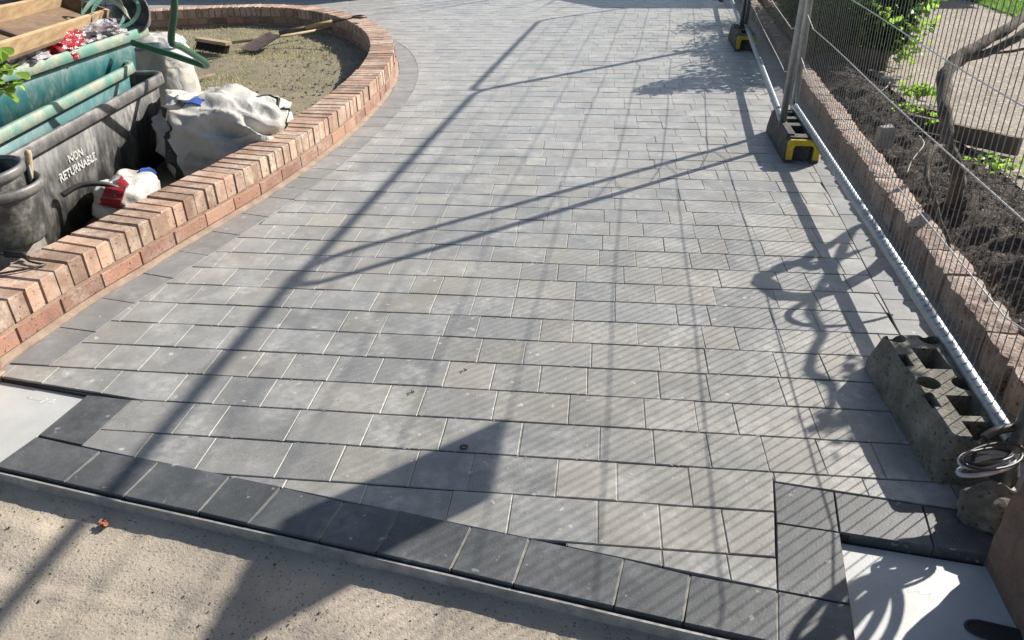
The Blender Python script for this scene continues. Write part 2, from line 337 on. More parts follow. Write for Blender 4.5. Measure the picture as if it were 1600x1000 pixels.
while k*P_ < ymax:
    y0 = k*P_; y1 = y0+P_; xs = course_joints(k)
    if k == -6: xs = [-2.2, -1.99, -1.83, -1.59, -1.349, -1.139, -.891, -.722, -.412-.08, -.183-.14, -.07, .103, .31, .552, .8, 1.04, 1.3, 1.5]
    if k == -7: xs = [-1.95, -1.75, -1.5, -1.33, -1.09, -.85, -.61, -.36, -.19, .05, .215, .385, .625, .86, 1.1]
    for xa, xb in zip(xs, xs[1:]):
        poly = [(xa, y0+.0010), (xb, y0+.0010), (xb, y1-.0012), (xa, y1-.0012)]; c = ((xa+xb)/2, (y0+y1)/2)
        if k == -4:
            poly = clip(poly, (-1.5, -.650), (.148, .989))
            if len(poly) > 2: poly = clip(poly, (-2.085, -.5), (1, -.16))
            if len(poly) < 3: continue
        elif c[0] < -1.2 or c[1] > 5:
            i, d = near_seg(BI, c); n, t = nrm(BI, i); side = (c[0]-BI[i].x)*n.x+(c[1]-BI[i].y)*n.y
            if d > .3 and side < 0: continue
            if d < .3: poly = clip(poly, (BI[i].x, BI[i].y), (n.x, n.y))
            if len(poly) < 3: continue
        rb = RB(c[1])
        if xb > rb-.05: poly = clip(poly, (rb, c[1]), (-1, .055))
        if len(poly) < 3: continue
        if y0 < -.4:
            poly = clip(poly, (-1.47, -.911), (.1708, 1))
            if len(poly) < 3: continue
            if c[1] < -.652 and xa < -1.3: poly = clip(poly, (-1.511, -.648), (.991, -.131))
            if len(poly) < 3: continue
        ps = [poly]
        if y0 < -.85 and xb > .46:
            left = clip(poly, (.547, -.856), (-1, .158)); right = clip(clip(poly, (.547, -.856), (1, -.158)) or [], (.547, -.856), (.137, 1)) if True else []
            full = clip(poly, (.547, -.856), (.137, 1))
            ps = [left, right] if len(left) > 2 else [full]
        for q in ps:
            if len(q) > 2: paver(field, q)
        if len(poly) > 2 and xb < rb-.02:
            # pale jointing sand in the cross joint, clipped like its paver
            if k == -4 and xb < -1.9: continue
            j = [(xb-.0016, y0+.002), (xb+.0016, y0+.002), (xb+.0016, y1-.002), (xb-.0016, y1-.002)]
            if k == -4: j = clip(j, (-1.5, -.648), (.148, .989))
            if len(j) < 3: continue
            i, d = near_seg(BI, (xb, c[1])); n, t = nrm(BI, i)
            if (xb-BI[i].x)*n.x+(c[1]-BI[i].y)*n.y < .01: continue
            if y0 < -.4: j = clip(j, (-1.47, -.905), (.1708, 1))
            if c[1] < -.652 and xb < -1.5: continue
            if y0 < -.85 and xb > .545: j = clip(j, (.547, -.85), (.137, 1)) if len(j) > 2 else j
            if len(j) > 2: zz = -.0021-random.random()*.0012; sand.add([(a, b, zz) for a, b in j], [tuple(range(len(j)))])
    k += 1
fo = field.build('driveway_paving', M['paver']); tag(fo, kind='structure', label='grey block paving laid in straight courses')
# border blocks along the planter
bord = MB(); i = 0
Bo = off(O, .026); Bi = off(O, .033+.160); s_acc = 0
start = next(i for i, q in enumerate(O) if q.y > -.47)
i = start
while i < len(O)-30:
    ln = random.choice([16, 24, 24, 24]); j = min(i+ln, len(O)-1)
    A, B, C, D = Bo[i], Bi[i], Bi[j], Bo[j]; Mx = (Bi[(i+j)//2]); My = Bo[(i+j)//2]
    if i > start: paver(bord, [(A.x, A.y), (B.x, B.y), (Mx.x, Mx.y), (C.x, C.y), (D.x, D.y), (My.x, My.y)], tilt=.0005)
    else: paver(bord, [(-2.085, -.486), (-1.93, -.486), (C.x, C.y), (D.x, D.y)])
    i = j
# border blocks beside the low wall
y = -.86
while y < 9.3:
    ln = random.choice([.163, .163, .243]); xw = lambda yy: wall_x(yy)+.01
    paver(bord, [(RB(y), y+.004*0), (xw(y), y+.0), (xw(y+ln), y+ln), (RB(y+ln), y+ln)], tilt=.0005); y += ln
tag(bord.build('border_paving', M['border']), kind='structure')
# charcoal kerb row and recess frames
kerb = MB()
kt = [(-1.716, -.865), (-1.47, -.911), (-1.264, -.939), (-1.021, -.981), (-.857, -1.013), (-.659, -1.051), (-.491, -1.07), (-.286, -1.109), (-.128, -1.136), (.117, -1.18), (.28, -1.216), (.485, -1.245), (.652, -1.271)]
kb = [(-1.752, -1.012), (-1.496, -1.056), (-1.292, -1.094), (-1.049, -1.132), (-.893, -1.161), (-.682, -1.198), (-.521, -1.226), (-.318, -1.262), (-.155, -1.292), (.089, -1.333), (.25, -1.362), (.459, -1.397), (.622, -1.428)]
for i in range(len(kt)-1): paver(kerb, [kb[i], kb[i+1], kt[i+1], kt[i]], gap=.0022, tilt=.0006)
for i in range(1, len(kt)-1):
    a, b = kt[i], kb[i]; sand.add([(a[0]-.0024, a[1]-.006, -.0026), (a[0]+.0024, a[1]-.006, -.0026), (b[0]+.0024, b[1]+.008, -.0026), (b[0]-.0024, b[1]+.008, -.0026)], [(0, 3, 2, 1)])
for q in ([(-1.686, -.642), (-1.511, -.652), (-1.541, -.893), (-1.716, -.861)],
          [(.547, -.856), (.708, -.882), (.684, -1.038), (.524, -1.019)], [(.524, -1.019), (.684, -1.038), (.652, -1.271), (.485, -1.245)],
          [(.708, -.882), (.935, -.912), (.912, -1.068), (.684, -1.038)], [(.935, -.912), (1.16, -.945), (1.14, -1.098), (.912, -1.068)]):
    paver(kerb, q, gap=.002, tilt=.0006)
# a front row of blocks above the left slab
for q in ([(-1.83, -.49), (-1.60, -.49), (-1.62, -.648), (-1.84, -.632)],):
    pass
tag(kerb.build('charcoal_edge_paving', M['charcoal']), kind='structure')
random.seed(71)
for _ in range(900):
    x = random.uniform(-1.9, 1.1); y = random.choice([k_*P_ for k_ in range(-5, 14)])+random.gauss(0, .004)
    if y < FR(x)+.01 or x > RB(y)-.05 or (y < -.8 and x > .5) or x < -1.5: continue
    rr_ = random.uniform(.0012, .004); a0 = random.random()*6
    sand.add([(x+rr_*math.cos(a0+a)*random.uniform(.6, 2.2), y+rr_*math.sin(a0+a)*random.uniform(.5, 1), .0014) for a in (0, 1.25, 2.5, 3.8, 5)], [(0, 1, 2, 3, 4)])
tag(sand.build('jointing_sand', M['joint_sand']), kind='structure')
bed = MB()
def slabpoly(poly, z, zb=None):
    n = len(poly)
    if zb is None: bed.add([(x, y, z) for x, y in poly], [tuple(range(n))]); return
    bed.add([(x, y, z) for x, y in poly]+[(x, y, zb) for x, y in poly], [tuple(range(n))]+[(i, n+i, n+(i+1) % n, (i+1) % n) for i in range(n)])
slabpoly([(-1.742, -1.004), (.615, -1.42), (.680, -1.045), (-1.69, -.640)], -.009, -.06)
slabpoly([(-2.10, -.56), (-1.68, -.632), (.695, -1.038), (1.2, -1.085), (1.36, -.9), (1.44, 1.0), (-1.86, 1.0)], -.008, -.06)
slabpoly([(-1.62, 1.0), (1.44, 1.0), (1.9, 9.4), (1.9, 11.3), (-1.62, 11.3)], -.008)
slabpoly([(-7.6, 7.0), (-1.62, 7.0), (-1.62, 11.3), (-7.6, 11.3)], -.010)
Sa = off(O, -.01); Sb = off(O, .9)
for i in range(60, len(O)-16, 15):
    a, b, c, d = Sa[i], Sb[i], Sb[i+15], Sa[i+15]
    if min(a.y, d.y) < .3: b = Bi[i]; c = Bi[i+15]
    if a.y < -.4: continue
    bed.add([(a.x, a.y, -.0115), (b.x, b.y, -.0115), (c.x, c.y, -.0115), (d.x, d.y, -.0115)], [(0, 1, 2, 3)])
tag(bed.build('paving_bed', M['joint_dark']), kind='structure')

# thin pale edging strip along the front
st = MB(); a = Vector((-1.80, -1.006, 0)); b = Vector((.64, -1.436, 0)); d = (b-a).normalized(); n = Vector((d.y, -d.x, 0)); seg = 24
for i in range(seg):
    p0 = a+(b-a)*(i/seg); p1 = a+(b-a)*((i+1)/seg)
    w = lambda t: n*(.0025*math.sin(t*9))
    q0 = p0+w(i/seg)+n*.008; q1 = p1+w((i+1)/seg)+n*.008
    z1 = -.009; 
    st.add([q0+Vector((0, 0, -.05)), q1+Vector((0, 0, -.05)), q1+Vector((0, 0, z1)), q0+Vector((0, 0, z1)), q0-n*.006+Vector((0, 0, z1)), q1-n*.006+Vector((0, 0, z1)), q0-n*.006+Vector((0, 0, -.05)), q1-n*.006+Vector((0, 0, -.05))],
           [(0, 1, 2, 3), (3, 2, 5, 4), (4, 5, 7, 6)])
tag(st.build('edging_strip', M['strip']), 'thin pale grey plastic edging strip along the front of the charcoal pavers', 'edging strip')

# pale slabs in the two recesses
def slab(name, label, poly, z, m):
    mb = MB(); n = len(poly); c = (sum(q[0] for q in poly)/n, sum(q[1] for q in poly)/n); a = poly; b = inset(poly, .002)
    mb.add([(x-c[0], y-c[1], -.03) for x, y in a]+[(x-c[0], y-c[1], -.002) for x, y in a]+[(x-c[0], y-c[1], 0) for x, y in b],
           [(i, (i+1) % n, n+(i+1) % n, n+i) for i in range(n)]+[(n+i, n+(i+1) % n, 2*n+(i+1) % n, 2*n+i) for i in range(n)]+[tuple(range(2*n, 3*n))])
    o = thing(name, label, 'recessed slab', (c[0], c[1], z)); mb.build('slab_top', m, o); return o, c
sL, cL = slab('recessed_slab', 'pale grey slab with faint scribble in the left recess beside the brick wall', [(-2.14, -1.03), (-1.760, -1.012), (-1.700, -.628), (-2.06, -.570), (-2.14, -.56)], -.020, M['slab'])
sR, cR = slab('recessed_slab', 'white slab with scribble and black oval handle hole beside the rough pier', [(.622, -1.50), (1.06, -1.50), (1.12, -1.102), (.690, -1.045)], -.030, M['slab'])
def scribble(parent, cx, cy, w, h, n, m, seed, rr=.0011, rot=0.0):
    random.seed(seed); pts = []
    for i in range(n*14):
        t = i/14; x = -w/2+w*t/n; pts.append((x+.35*w/n*math.sin(t*2*PI*1.0+.4), h/2*math.sin(t*2*PI+random.random()*.25)*(.6+.4*math.sin(t*1.7+seed)), -.0002))
    q = [(cx+x*math.cos(rot)-y*math.sin(rot), cy+x*math.sin(rot)+y*math.cos(rot), z) for x, y, z in pts]
    mb = MB(); mb.tube(q, rr, 5); mb.build('handwriting', m, parent)
scribble(sL, .11, .10, .12, .03, 4, M['slabpen'], 3, rr=.0013, rot=-.12)
scribble(sR, -.055, .10, .12, .035, 5, M['graffito'], 5, rr=.0005, rot=-.25)
mb = MB(); ov = []
for k_ in range(24):
    a = 2*PI*k_/24; x = .045*math.cos(a)+(.05 if math.cos(a) > 0 else -.01); ov.append((x, .026*math.sin(a)))
mb.rings([[(x, y, .0) for x, y in ov], [(x, y, .004) for x, y in ov], [(x*.86, y*.8, .004) for x, y in ov], [(x*.8, y*.72, .0015) for x, y in ov]], True, False, True)
hv = mb.build('oval_handle', M['blackhose'], sR); hv.location = (.09, -.006, .0015); hv.rotation_euler = (0, 0, R(-12))

# ------------------------------------------------------------------ the road in front, ground to the horizon
def road_z(x, y):
    e = -1.10-.1708*(x+1.26)   # front kerb line
    d = e-y
    z = -.056+.004*fbm(x, y, 0, 3)+.0022*fbm(x, y, 4, 14)+.0016*fbm(x, y, 9, 45)
    z += .009*math.exp(-((d-.16-.02*math.sin(x*5))/.03)**2)*max(0, .35+fbm(x, y, 2, 4))+.006*math.exp(-((d-.30-.03*math.sin(x*3+1))/.012)**2) - .006*max(0, min(1, (d-.22)/.05))
    return z+.013*math.exp(-(max(0, d)/.05)**2)
tag(grid_sheet('road', -3.2, 2.2, -3.4, -.9, 300, 150, road_z, M['concrete']), kind='structure')
tag(grid_sheet('ground', -120, 120, -60, 180, 4, 4, lambda x, y: -.075, M['ground']), kind='structure')
# grit and small stones on the road
random.seed(11); g = MB()
for i in range(200):
    x = random.uniform(-2.0, .6); d = abs(random.gauss(.19, .1))+.03; y = -1.10-.1708*(x+1.26)-d
    r = random.choice([.0012, .0016, .002, .0028])*(1+random.random())
    c = Vector((x, y, road_z(x, y)+r*.4)); th = random.random()*3
    pts = [c+Vector((math.cos(th+a)*r*random.uniform(.7, 1.3), math.sin(th+a)*r*random.uniform(.7, 1.3), 0)) for a in (0, 1.57, 3.14, 4.7)]
    top = c+Vector((0, 0, r*.9)); g.add(pts+[top], [(0, 1, 4), (1, 2, 4), (2, 3, 4), (3, 0, 4)])
tag(g.build('grit', M['timber']), 'loose dark grit scattered on the sandy road edge', 'grit', kind='stuff')
# rusty leaf/moss clump
mb = MB(); random.seed(4)
for i in range(26):
    c = Vector((-1.325+random.gauss(0, .006), -1.158+random.gauss(0, .005), -.052+random.random()*.014)); rr = .008
    q = Matrix.Rotation(random.random()*6, 3, 'Z') @ Matrix.Rotation(random.uniform(-1, 1), 3, 'X')
    mb.add([c+q @ Vector(v) for v in ((-rr, -rr*.5, 0), (rr, -rr*.4, .001), (rr*.8, rr*.6, 0), (-rr*.6, rr*.6, .002))], [(0, 1, 2, 3)])
tag(mb.build('dead_leaf', M['redbrick']), 'small orange-brown crumpled dead leaf on the sandy road by the edging strip', 'leaf')
# ring mark / bits on pavers
for nm, lb, x, y, kind in (('metal_ring', 'small dark ring lying on the paving inside the rectangular shadow', -.36, -.795, 0), ('dead_leaf', 'tiny dark leaf scrap on the middle of the paving', -.428, -.386, 1), ('dead_leaf', 'pale dried leaf fragment on the paving left of the dark scrap', -.585, -.532, 1)):
    mb = MB()
    if kind == 0: mb.tube([(.011*math.cos(a), .009*math.sin(a), .0035) for a in [i*PI/10 for i in range(19)]], .0022, 6)
    else:
        for i in range(5):
            a = i*1.3; mb.add([(0, 0, .001), (.012*math.cos(a), .009*math.sin(a), .003), (.010*math.cos(a+.6), .012*math.sin(a+.6), .006)], [(0, 1, 2)])
    o = mb.build(nm, M['joint_dark'] if 'dark' in lb else M['stone']); o.location = (x, y, .001); tag(o, lb, 'ring' if kind == 0 else 'leaf')

# ------------------------------------------------------------------ brick planter wall
pw = thing('brick_planter_wall', 'low curved red brick garden wall with brick-on-edge coping round the lawn', 'wall', (-1.9, 2, 0))
org = (-1.9, 2, 0); random.seed(21)
def brickpoly(mb, ring, z0, z1, jit=.002, ch=.004):
    """ring: 4 xy points ccw"""
    n = len(ring); dz = random.gauss(0, jit*.6); z1 += dz
    ring = [(x+random.gauss(0, jit), y+random.gauss(0, jit)) for x, y in ring]
    if area(ring) < 0: ring = ring[::-1]
    a = inset(ring, 0); b = inset(ring, ch)
    mb.add([(x, y, z0+ch) for x, y in a]+[(x, y, z1-ch) for x, y in a]+[(x, y, z1+random.gauss(0, .0008)) for x, y in b]+[(x, y, z0) for x, y in b],
           [(i, (i+1) % n, n+(i+1) % n, n+i) for i in range(n)]+[(n+i, n+(i+1) % n, 2*n+(i+1) % n, 2*n+i) for i in range(n)]+[tuple(range(2*n, 3*n))]+[(3*n+i, 3*n+(i+1) % n, (i+1) % n, i) for i in range(n)])
cop = MB(); low = MB(); mor = MB(); fil = MB()
So = resample(O, .005)
def at_s(path, s, d):
    i = max(0, min(len(path)-1, int(s/.005))); n, t = nrm(path, i); return (path[i].x+n.x*d, path[i].y+n.y*d)
Ltot = (len(So)-1)*.005; s = .9
s_first = next(i for i, q in enumerate(So) if q.y > -.60)*.005
s = s_first-.45
while s < Ltot-.1:
    w = .066+random.gauss(0, .0012); dd = random.gauss(0, .0015)
    brickpoly(cop, [at_s(So, s, -.217+dd), at_s(So, s+w, -.217+dd), at_s(So, s+w, dd), at_s(So, s, dd)], WALL_H-.104, WALL_H, .0024)
    s += .0765
s = s_first-.45
while s < Ltot-.3:
    w = .215
    for (z0, z1, so_) in ((.0165, .082, 0), (-.06, .004, .11)):
        brickpoly(low, [at_s(So, s+so_, -.1), at_s(So, s+w/2+so_, -.1), at_s(So, s+w+so_, -.1), at_s(So, s+w+so_, .001), at_s(So, s+w/2+so_, .001), at_s(So, s+so_, .001)], z0, z1, .001)
        # inner leaf of the wall
        brickpoly(low, [at_s(So, s+so_, -.214), at_s(So, s+w+so_, -.214), at_s(So, s+w+so_, -.116), at_s(So, s+so_, -.116)], z0, z1, .001)
    s += .225
st_ = 8
for i in range(int((s_first-.45)/.005), len(So)-st_, st_):
    j = i+st_
    def q(i, d, z): n, t = nrm(So, i); return (So[i].x+n.x*d, So[i].y+n.y*d, z)
    mor.add([q(i, -.006, -.06), q(j, -.006, -.06), q(j, -.006, WALL_H-.007), q(i, -.006, WALL_H-.007), q(i, -.208, WALL_H-.007), q(j, -.208, WALL_H-.007), q(i, -.208, -.06), q(j, -.208, -.06)],
            [(0, 1, 2, 3), (3, 2, 5, 4), (4, 5, 7, 6)])
    # bed joint flush pointing between coping and course
    mor.add([q(i, -.002, .080), q(j, -.002, .080), q(j, .0, .095), q(i, .0, .095)], [(0, 1, 2, 3)])
    w1 = .024+.007*fbm(So[i].x, So[i].y, 0, 6); w2 = .024+.007*fbm(So[j].x, So[j].y, 0, 6)
    fil.add([q(i, -.004, .013), q(j, -.004, .013), q(j, w2*.5, .005), q(i, w1*.5, .005), q(j, w2, -.001), q(i, w1, -.001), q(j, w2, -.04), q(i, w1, -.04)], [(0, 3, 2, 1), (3, 5, 4, 2), (5, 7, 6, 4)])
cop.build('coping', M['coping'], pw, org); low.build('brick_course', M['brick'], pw, org); mor.build('mortar', M['mortar'], pw, org)
fil.build('mortar_fillet', M['sandfillet'], pw, org)
# end pier of that wall at the left edge
pe = thing('brick_pier', 'red brick pier end at the left edge beside the pale slab', 'pier', (-2.108, -.64, 0))
mb = MB(); z = -.06
for r_ in range(4):
    for (x0, x1) in (((-.17, .045),) if r_ % 2 else ((-.17, -.07), (-.06, .045))):
        brickpoly(mb, [(x0, -.10), (x1, -.10), (x1, .105), (x0, .105)], z, z+.065, .001)
    z += .0755
mb.build('bricks', M['brick'], pe)
mb = MB(); mb.box((-.062, .0025, .08), (.20, .19, .28)); mb.build('mortar', M['mortar'], pe)

# ------------------------------------------------------------------ lawn inside the planter
inner = off(O, -.216)[::6]
def inside_planter(x, y):
    if y < -1 or y > 6.9: return False
    i, d = near_seg(inner, (x, y)); n, t = nrm(inner, i); return (x-inner[i].x)*n.x+(y-inner[i].y)*n.y < 0.03
tag(grid_sheet('lawn', -7.5, -1.75, -1.1, 6.9, 150, 200, lambda x, y: -.012+.012*fbm(x, y, 1, 2.5)+.009*fbm(x, y, 5, 9) - .03*max(0, (2.2-y)/2.2 if y < 2.2 else 0), M['lawn'], inside_planter), kind='structure')
random.seed(5); gb = MB()
def blades(mb, n, xr, yr, h, ok, base=0.0, w=.004):
    for _ in range(n):
        x = random.uniform(*xr); y = random.uniform(*yr)
        if not ok(x, y): continue
        a = random.random()*6.28; hh = h*random.uniform(.4, 1.3); lx, ly = math.cos(a), math.sin(a); le = random.uniform(.3, 1.2)*hh
        mb.add([(x-ly*w, y+lx*w, base), (x+ly*w, y-lx*w, base), (x+lx*le, y+ly*le, base+hh)], [(0, 1, 2)])
def lawn_ok(x, y):
    if fbm(x, y, 7, 1.1) < random.uniform(-.35, .5) - (0 if y < 5.6 else .3): return False
    i, d = near_seg(inner, (x, y)); 
    if d < .32 and y < 6 and random.random() < .85: return False
    return inside_planter(x, y)
blades(gb, 42000, (-6.2, -2.0), (2.3, 6.7), .022, lawn_ok, -.01)
tag(gb.build('lawn_grass', M['blade']), 'short dry yellow-green grass growing inside the brick planter', 'grass', kind='stuff')
random.seed(6); cl = MB()
for _ in range(900):
    x = random.uniform(-3.6, -1.95); y = random.uniform(2.2, 5.6)
    if not inside_planter(x, y): continue
    i, d = near_seg(inner, (x, y))
    if d > random.uniform(.05, 1.1): continue
    r = random.uniform(.005, .02); c = Vector((x, y, r*.2)); pts = [c+Vector((math.cos(a)*r*random.uniform(.6, 1.3), math.sin(a)*r*random.uniform(.6, 1.3), random.uniform(-.2, .2)*r)) for a in (0, 1.2, 2.5, 3.7, 5)]
    cl.add(pts+[c+Vector((0, 0, r*.8))], [(i, (i+1) % 5, 5) for i in range(5)])
tag(cl.build('soil_clods', M['ground']), 'crumbs of dry brown soil along the inside of the curved wall', 'soil', kind='stuff')

# ------------------------------------------------------------------ right side: low wall, bed, path, lawn
lw = thing('low_brick_wall', 'low rough pinkish brick wall running behind the mesh fence', 'wall', (1.4, 2, 0)); lo_ = (1.4, 2, 0)
random.seed(31); mb = MB(); y = -1.05; HW = .122
while y < 9.5:
    ln = .215+random.gauss(0, .01); j = .004
    # irregular plan outline per brick, subdivided for a crumbly edge
    def xl(t): return wall_x(t)+.004*fbm(t, 0, 3, 14)
    nseg = 6; left = [(xl(y+ln*i/nseg)+random.gauss(0, .006), y+ln*i/nseg) for i in range(nseg+1)]; right = [(xl(y+ln*i/nseg)+.118+random.gauss(0, .006), y+ln*i/nseg) for i in range(nseg+1)]
    h = HW+random.gauss(0, .0025); vs = []; fs = []; nc = 6
    for i in range(nseg+1):
        for c_ in range(nc+1):
            t = c_/nc; x = left[i][0]*(1-t)+right[i][0]*t; e = .006 if c_ in (0, nc) or i in (0, nseg) else 0
            vs.append((x, left[i][1], h-e+.006*fbm(x, left[i][1], 0, 24)))
    m_ = nc+1
    fs = [(i*m_+c_, i*m_+c_+1, (i+1)*m_+c_+1, (i+1)*m_+c_) for i in range(nseg) for c_ in range(nc)]
    b0 = len(vs)
    per = [i*m_ for i in range(nseg+1)]+[nseg*m_+c_ for c_ in range(1, m_)]+[i*m_+nc for i in range(nseg-1, -1, -1)]+[c_ for c_ in range(nc-1, 0, -1)]
    for p in per: vs.append((vs[p][0], vs[p][1], -.06))
    for a in range(len(per)): bnx = (a+1) % len(per); fs.append((per[a], per[bnx], b0+bnx, b0+a))
    mb.add(vs, fs); y += ln+.008
o = mb.build('bricks', M['oldwall'], lw, lo_)
mb = MB()
mb.add([(wall_x(-1.05)+.01, -1.05, .105), (wall_x(-1.05)+.110, -1.05, .105), (wall_x(9.5)+.110, 9.5, .105), (wall_x(9.5)+.01, 9.5, .105), (wall_x(-1.05)+.01, -1.05, -.06), (wall_x(-1.05)+.110, -1.05, -.06), (wall_x(9.5)+.110, 9.5, -.06), (wall_x(9.5)+.01, 9.5, -.06)],
       [(0, 1, 2, 3), (0, 3, 7, 4), (1, 5, 6, 2)])
mb.build('mortar', M['mortar'], lw, lo_)

def bed_z(x, y):
    e = wall_x(y)+.118; w = 2.32-.02*y
    t = (x-e)/(w-e)
    if t < 0: return -.02
    prof = math.sin(max(0, min(1, t))*PI)**1.2
    h = (.03+.13*(.6+.8*fbm(x*.7, y, 2, 1.6)))*(1 if y < 4.6 else .5)
    return .0+prof*max(.03, h)+.030*fbm(x, y, 0, 8)+.018*fbm(x, y, 6, 22)-.01
tag(grid_sheet('flower_bed', 1.44, 2.42, -1.3, 9.5, 60, 560, lambda x, y: bed_z(x, y) if x > wall_x(y)+.10 else -.03, M['soil'], lambda x, y: x > wall_x(y)+.13), kind='structure')
random.seed(41); tw = MB()
for _ in range(9000):
    y = random.uniform(-.9, 5.2)**1.0; x = random.uniform(wall_x(y)+.16, 2.38); z = bed_z(x, y)
    a = random.random()*6.28; l = random.uniform(.015, .06); r = random.uniform(.0008, .002); up_ = random.uniform(-.15, .45)
    d = Vector((math.cos(a), math.sin(a), up_)); c = Vector((x, y, z+random.random()*.018))
    s_ = d.cross(Vector((0, 0, 1))).normalized()*r; u_ = Vector((0, 0, r*1.2)); a0 = c-d*l/2; a1 = c+d*l/2+Vector((0, 0, random.uniform(-.01, .01)))
    tw.add([a0-s_, a0+s_, a0+u_, a1-s_, a1+s_, a1+u_], [(0, 1, 4, 3), (1, 2, 5, 4), (2, 0, 3, 5)])
tag(tw.build('dry_twigs', M['twig']), 'litter of broken dry twigs and bark covering the soil bed', 'twigs', kind='stuff')
random.seed(43); ll = MB()
for _ in range(700):
    y = random.uniform(-.9, 5.0); x = random.uniform(wall_x(y)+.16, 2.36); c = Vector((x, y, bed_z(x, y)+.006)); rr_ = random.uniform(.005, .014)
    q = Matrix.Rotation(random.random()*6, 3, 'Z') @ Matrix.Rotation(random.uniform(-.8, .8), 3, 'X')
    ll.add([c+q @ Vector(v) for v in ((-rr_, -rr_*.4, 0), (0, -rr_*.6, .3*rr_), (rr_, 0, 0), (0, rr_*.6, .2*rr_))], [(0, 1, 2, 3)])
tag(ll.build('leaf_litter', M['stone']), 'scattered dry leaf crumbs and chips lying over the soil bed', 'leaf litter', kind='stuff')
tag(grid_sheet('gravel_path', 2.3, 4.78, -2.5, 12, 60, 300, lambda x, y: .004+.006*fbm(x, y, 3, 3), M['gravel']), kind='structure')
tag(grid_sheet('grass_verge', 4.76, 12, -2, 14, 60, 120, lambda x, y: .02+.01*fbm(x, y, 3, 5), M['grassg']), kind='structure')
random.seed(8); gb = MB(); blades(gb, 16000, (4.66, 6.4), (6.0, 9.5), .05, lambda x, y: x > 4.72+.04*fbm(x, y, 0, 4), .01, .006)
tag(gb.build('verge_grass', M['bladeg']), 'bright green mown grass beyond the gravel path', 'grass', kind='stuff')
# stones lying at the edge of the bed
def rock(mb, c, s, seed, sub=2):
    bm = bmesh.new(); bmesh.ops.create_icosphere(bm, subdivisions=sub, radius=1)
    for v in bm.verts:
        n_ = noise.noise(v.co*1.7+Vector((seed*3.1, 0, 0)))*.35+noise.noise(v.co*4+Vector((0, seed, 0)))*.14; v.co *= 1+n_
    mb.add([(c[0]+v.co.x*s[0], c[1]+v.co.y*s[1], c[2]+v.co.z*s[2]) for v in bm.verts], [[v.index for v in f.verts] for f in bm.faces]); bm.free()
random.seed(3)
def board(name, label, cat, a, b, h, th, m, z=.0, group=None, sag=0):
    a = Vector(a); b = Vector(b); d = b-a; L = d.length; o = thing(name, label, cat, tuple((a+b)/2), math.atan2(d.y, d.x), group)
    mb = MB(); n = 10; rg = []
    for i in range(n+1):
        t = i/n; x = -L/2+L*t; e = .85 if i in (0, n) else 1; k1 = 1+.08*fbm(t*3, L, 1, 2)
        zz = z+sag*math.sin(t*PI)
        rg.append([(x, -th/2*e, zz), (x, th/2*e, zz), (x, th/2*e*k1, zz+h*k1), (x, -th/2*e*k1, zz+h*k1)])
    mb.rings(rg, False, True, True); mb.build('board', m, o); return o
board('timber_edging', 'short dark timber edging board lying by the path behind the twisted trunk', 'board', (2.0, 2.62, 0), (2.5, 2.12, 0), .11, .035, M['timber'], z=.02)
board('timber_edging', 'small dark timber offcut between the bed and the gravel path', 'board', (2.12, 3.05, 0), (2.33, 2.78, 0), .06, .03, M['timber'], z=.03)
board('timber_edging', 'dark board standing under the leafy shrub', 'board', (2.0, 4.75, 0), (2.42, 4.35, 0), .16, .03, M['timber'], z=.02)
for i, (x, y, z, sx, sy, sz, lb) in enumerate([(2.30, 3.9, .05, .07, .05, .04, 'brown stone at the path edge below the shrub'), (2.27, 3.1, .05, .11, .05, .025, 'flat pale stone on the edge of the bed left of the lime green weed'),
                                   (1.72, 2.12, .12, .055, .05, .06, 'pale square stone standing in the soil by the low wall'), (2.28, 2.95, .05, .12, .035, .02, 'long grey stone on the path edge near the twisted trunk')]):
    mb = MB()
    if 'square' in lb: mb.rings([[(-.045, -.04, -.06), (.045, -.045, -.06), (.04, .045, -.06), (-.04, .04, -.06)], [(-.042, -.038, .055), (.04, -.042, .06), (.038, .04, .062), (-.04, .036, .05)], [(-.034, -.03, .062), (.032, -.034, .067), (.03, .032, .069), (-.032, .028, .057)]], False, True, True)
    else: rock(mb, (0, 0, 0), (sx, sy, sz), i+2, 2)
    o = mb.build('stone', M['stone']); o.location = (x, y, z); tag(o, lb, 'stone')
# twisted trunk
tr = thing('twisted_shrub', 'bare twisted woody trunk bending right behind the fence mesh', 'shrub', (1.74, 1.10, .12))
def tpath(mb, pts, rad, seed):
    q = bez(pts, 10); n = len(q); rr = []
    for i in range(n):
        t = i/(n-1)*(len(rad)-1); k_ = min(int(t), len(rad)-2); rr.append((rad[k_]*(1-(t-k_))+rad[k_+1]*(t-k_))*(1+.20*noise.noise(q[i]*14)+.10*noise.noise(q[i]*37)))
        q[i] = q[i]+Vector((noise.noise(q[i]*9), noise.noise(q[i]*9+Vector((5, 0, 0))), 0))*.012
    mb.tube(q, rr, 10)
TR = [(1.78, 1.19, .06), (1.745, 1.12, .17), (1.60, .87, .35), (1.50, .80, .48), (1.495, .90, .59), (1.52, 1.04, .655), (1.615, 1.23, .745), (1.80, 1.38, .80), (2.05, 1.62, .87), (2.35, 1.95, .93), (2.7, 2.3, .97)]
mb = MB(); tpath(mb, TR, [.042, .036, .030, .028, .028, .029, .032, .027, .025, .022, .018, .012], 1)
mb.build('trunk', M['bark'], tr, (1.74, 1.10, .12))
mb = MB(); tpath(mb, [(1.60, 1.2, .72), (1.72, 1.34, .735), (1.83, 1.37, .755), (1.93, 1.40, .81), (2.05, 1.5, .855), (2.3, 1.7, .92)], [.021, .020, .019, .022, .020, .015], 2)
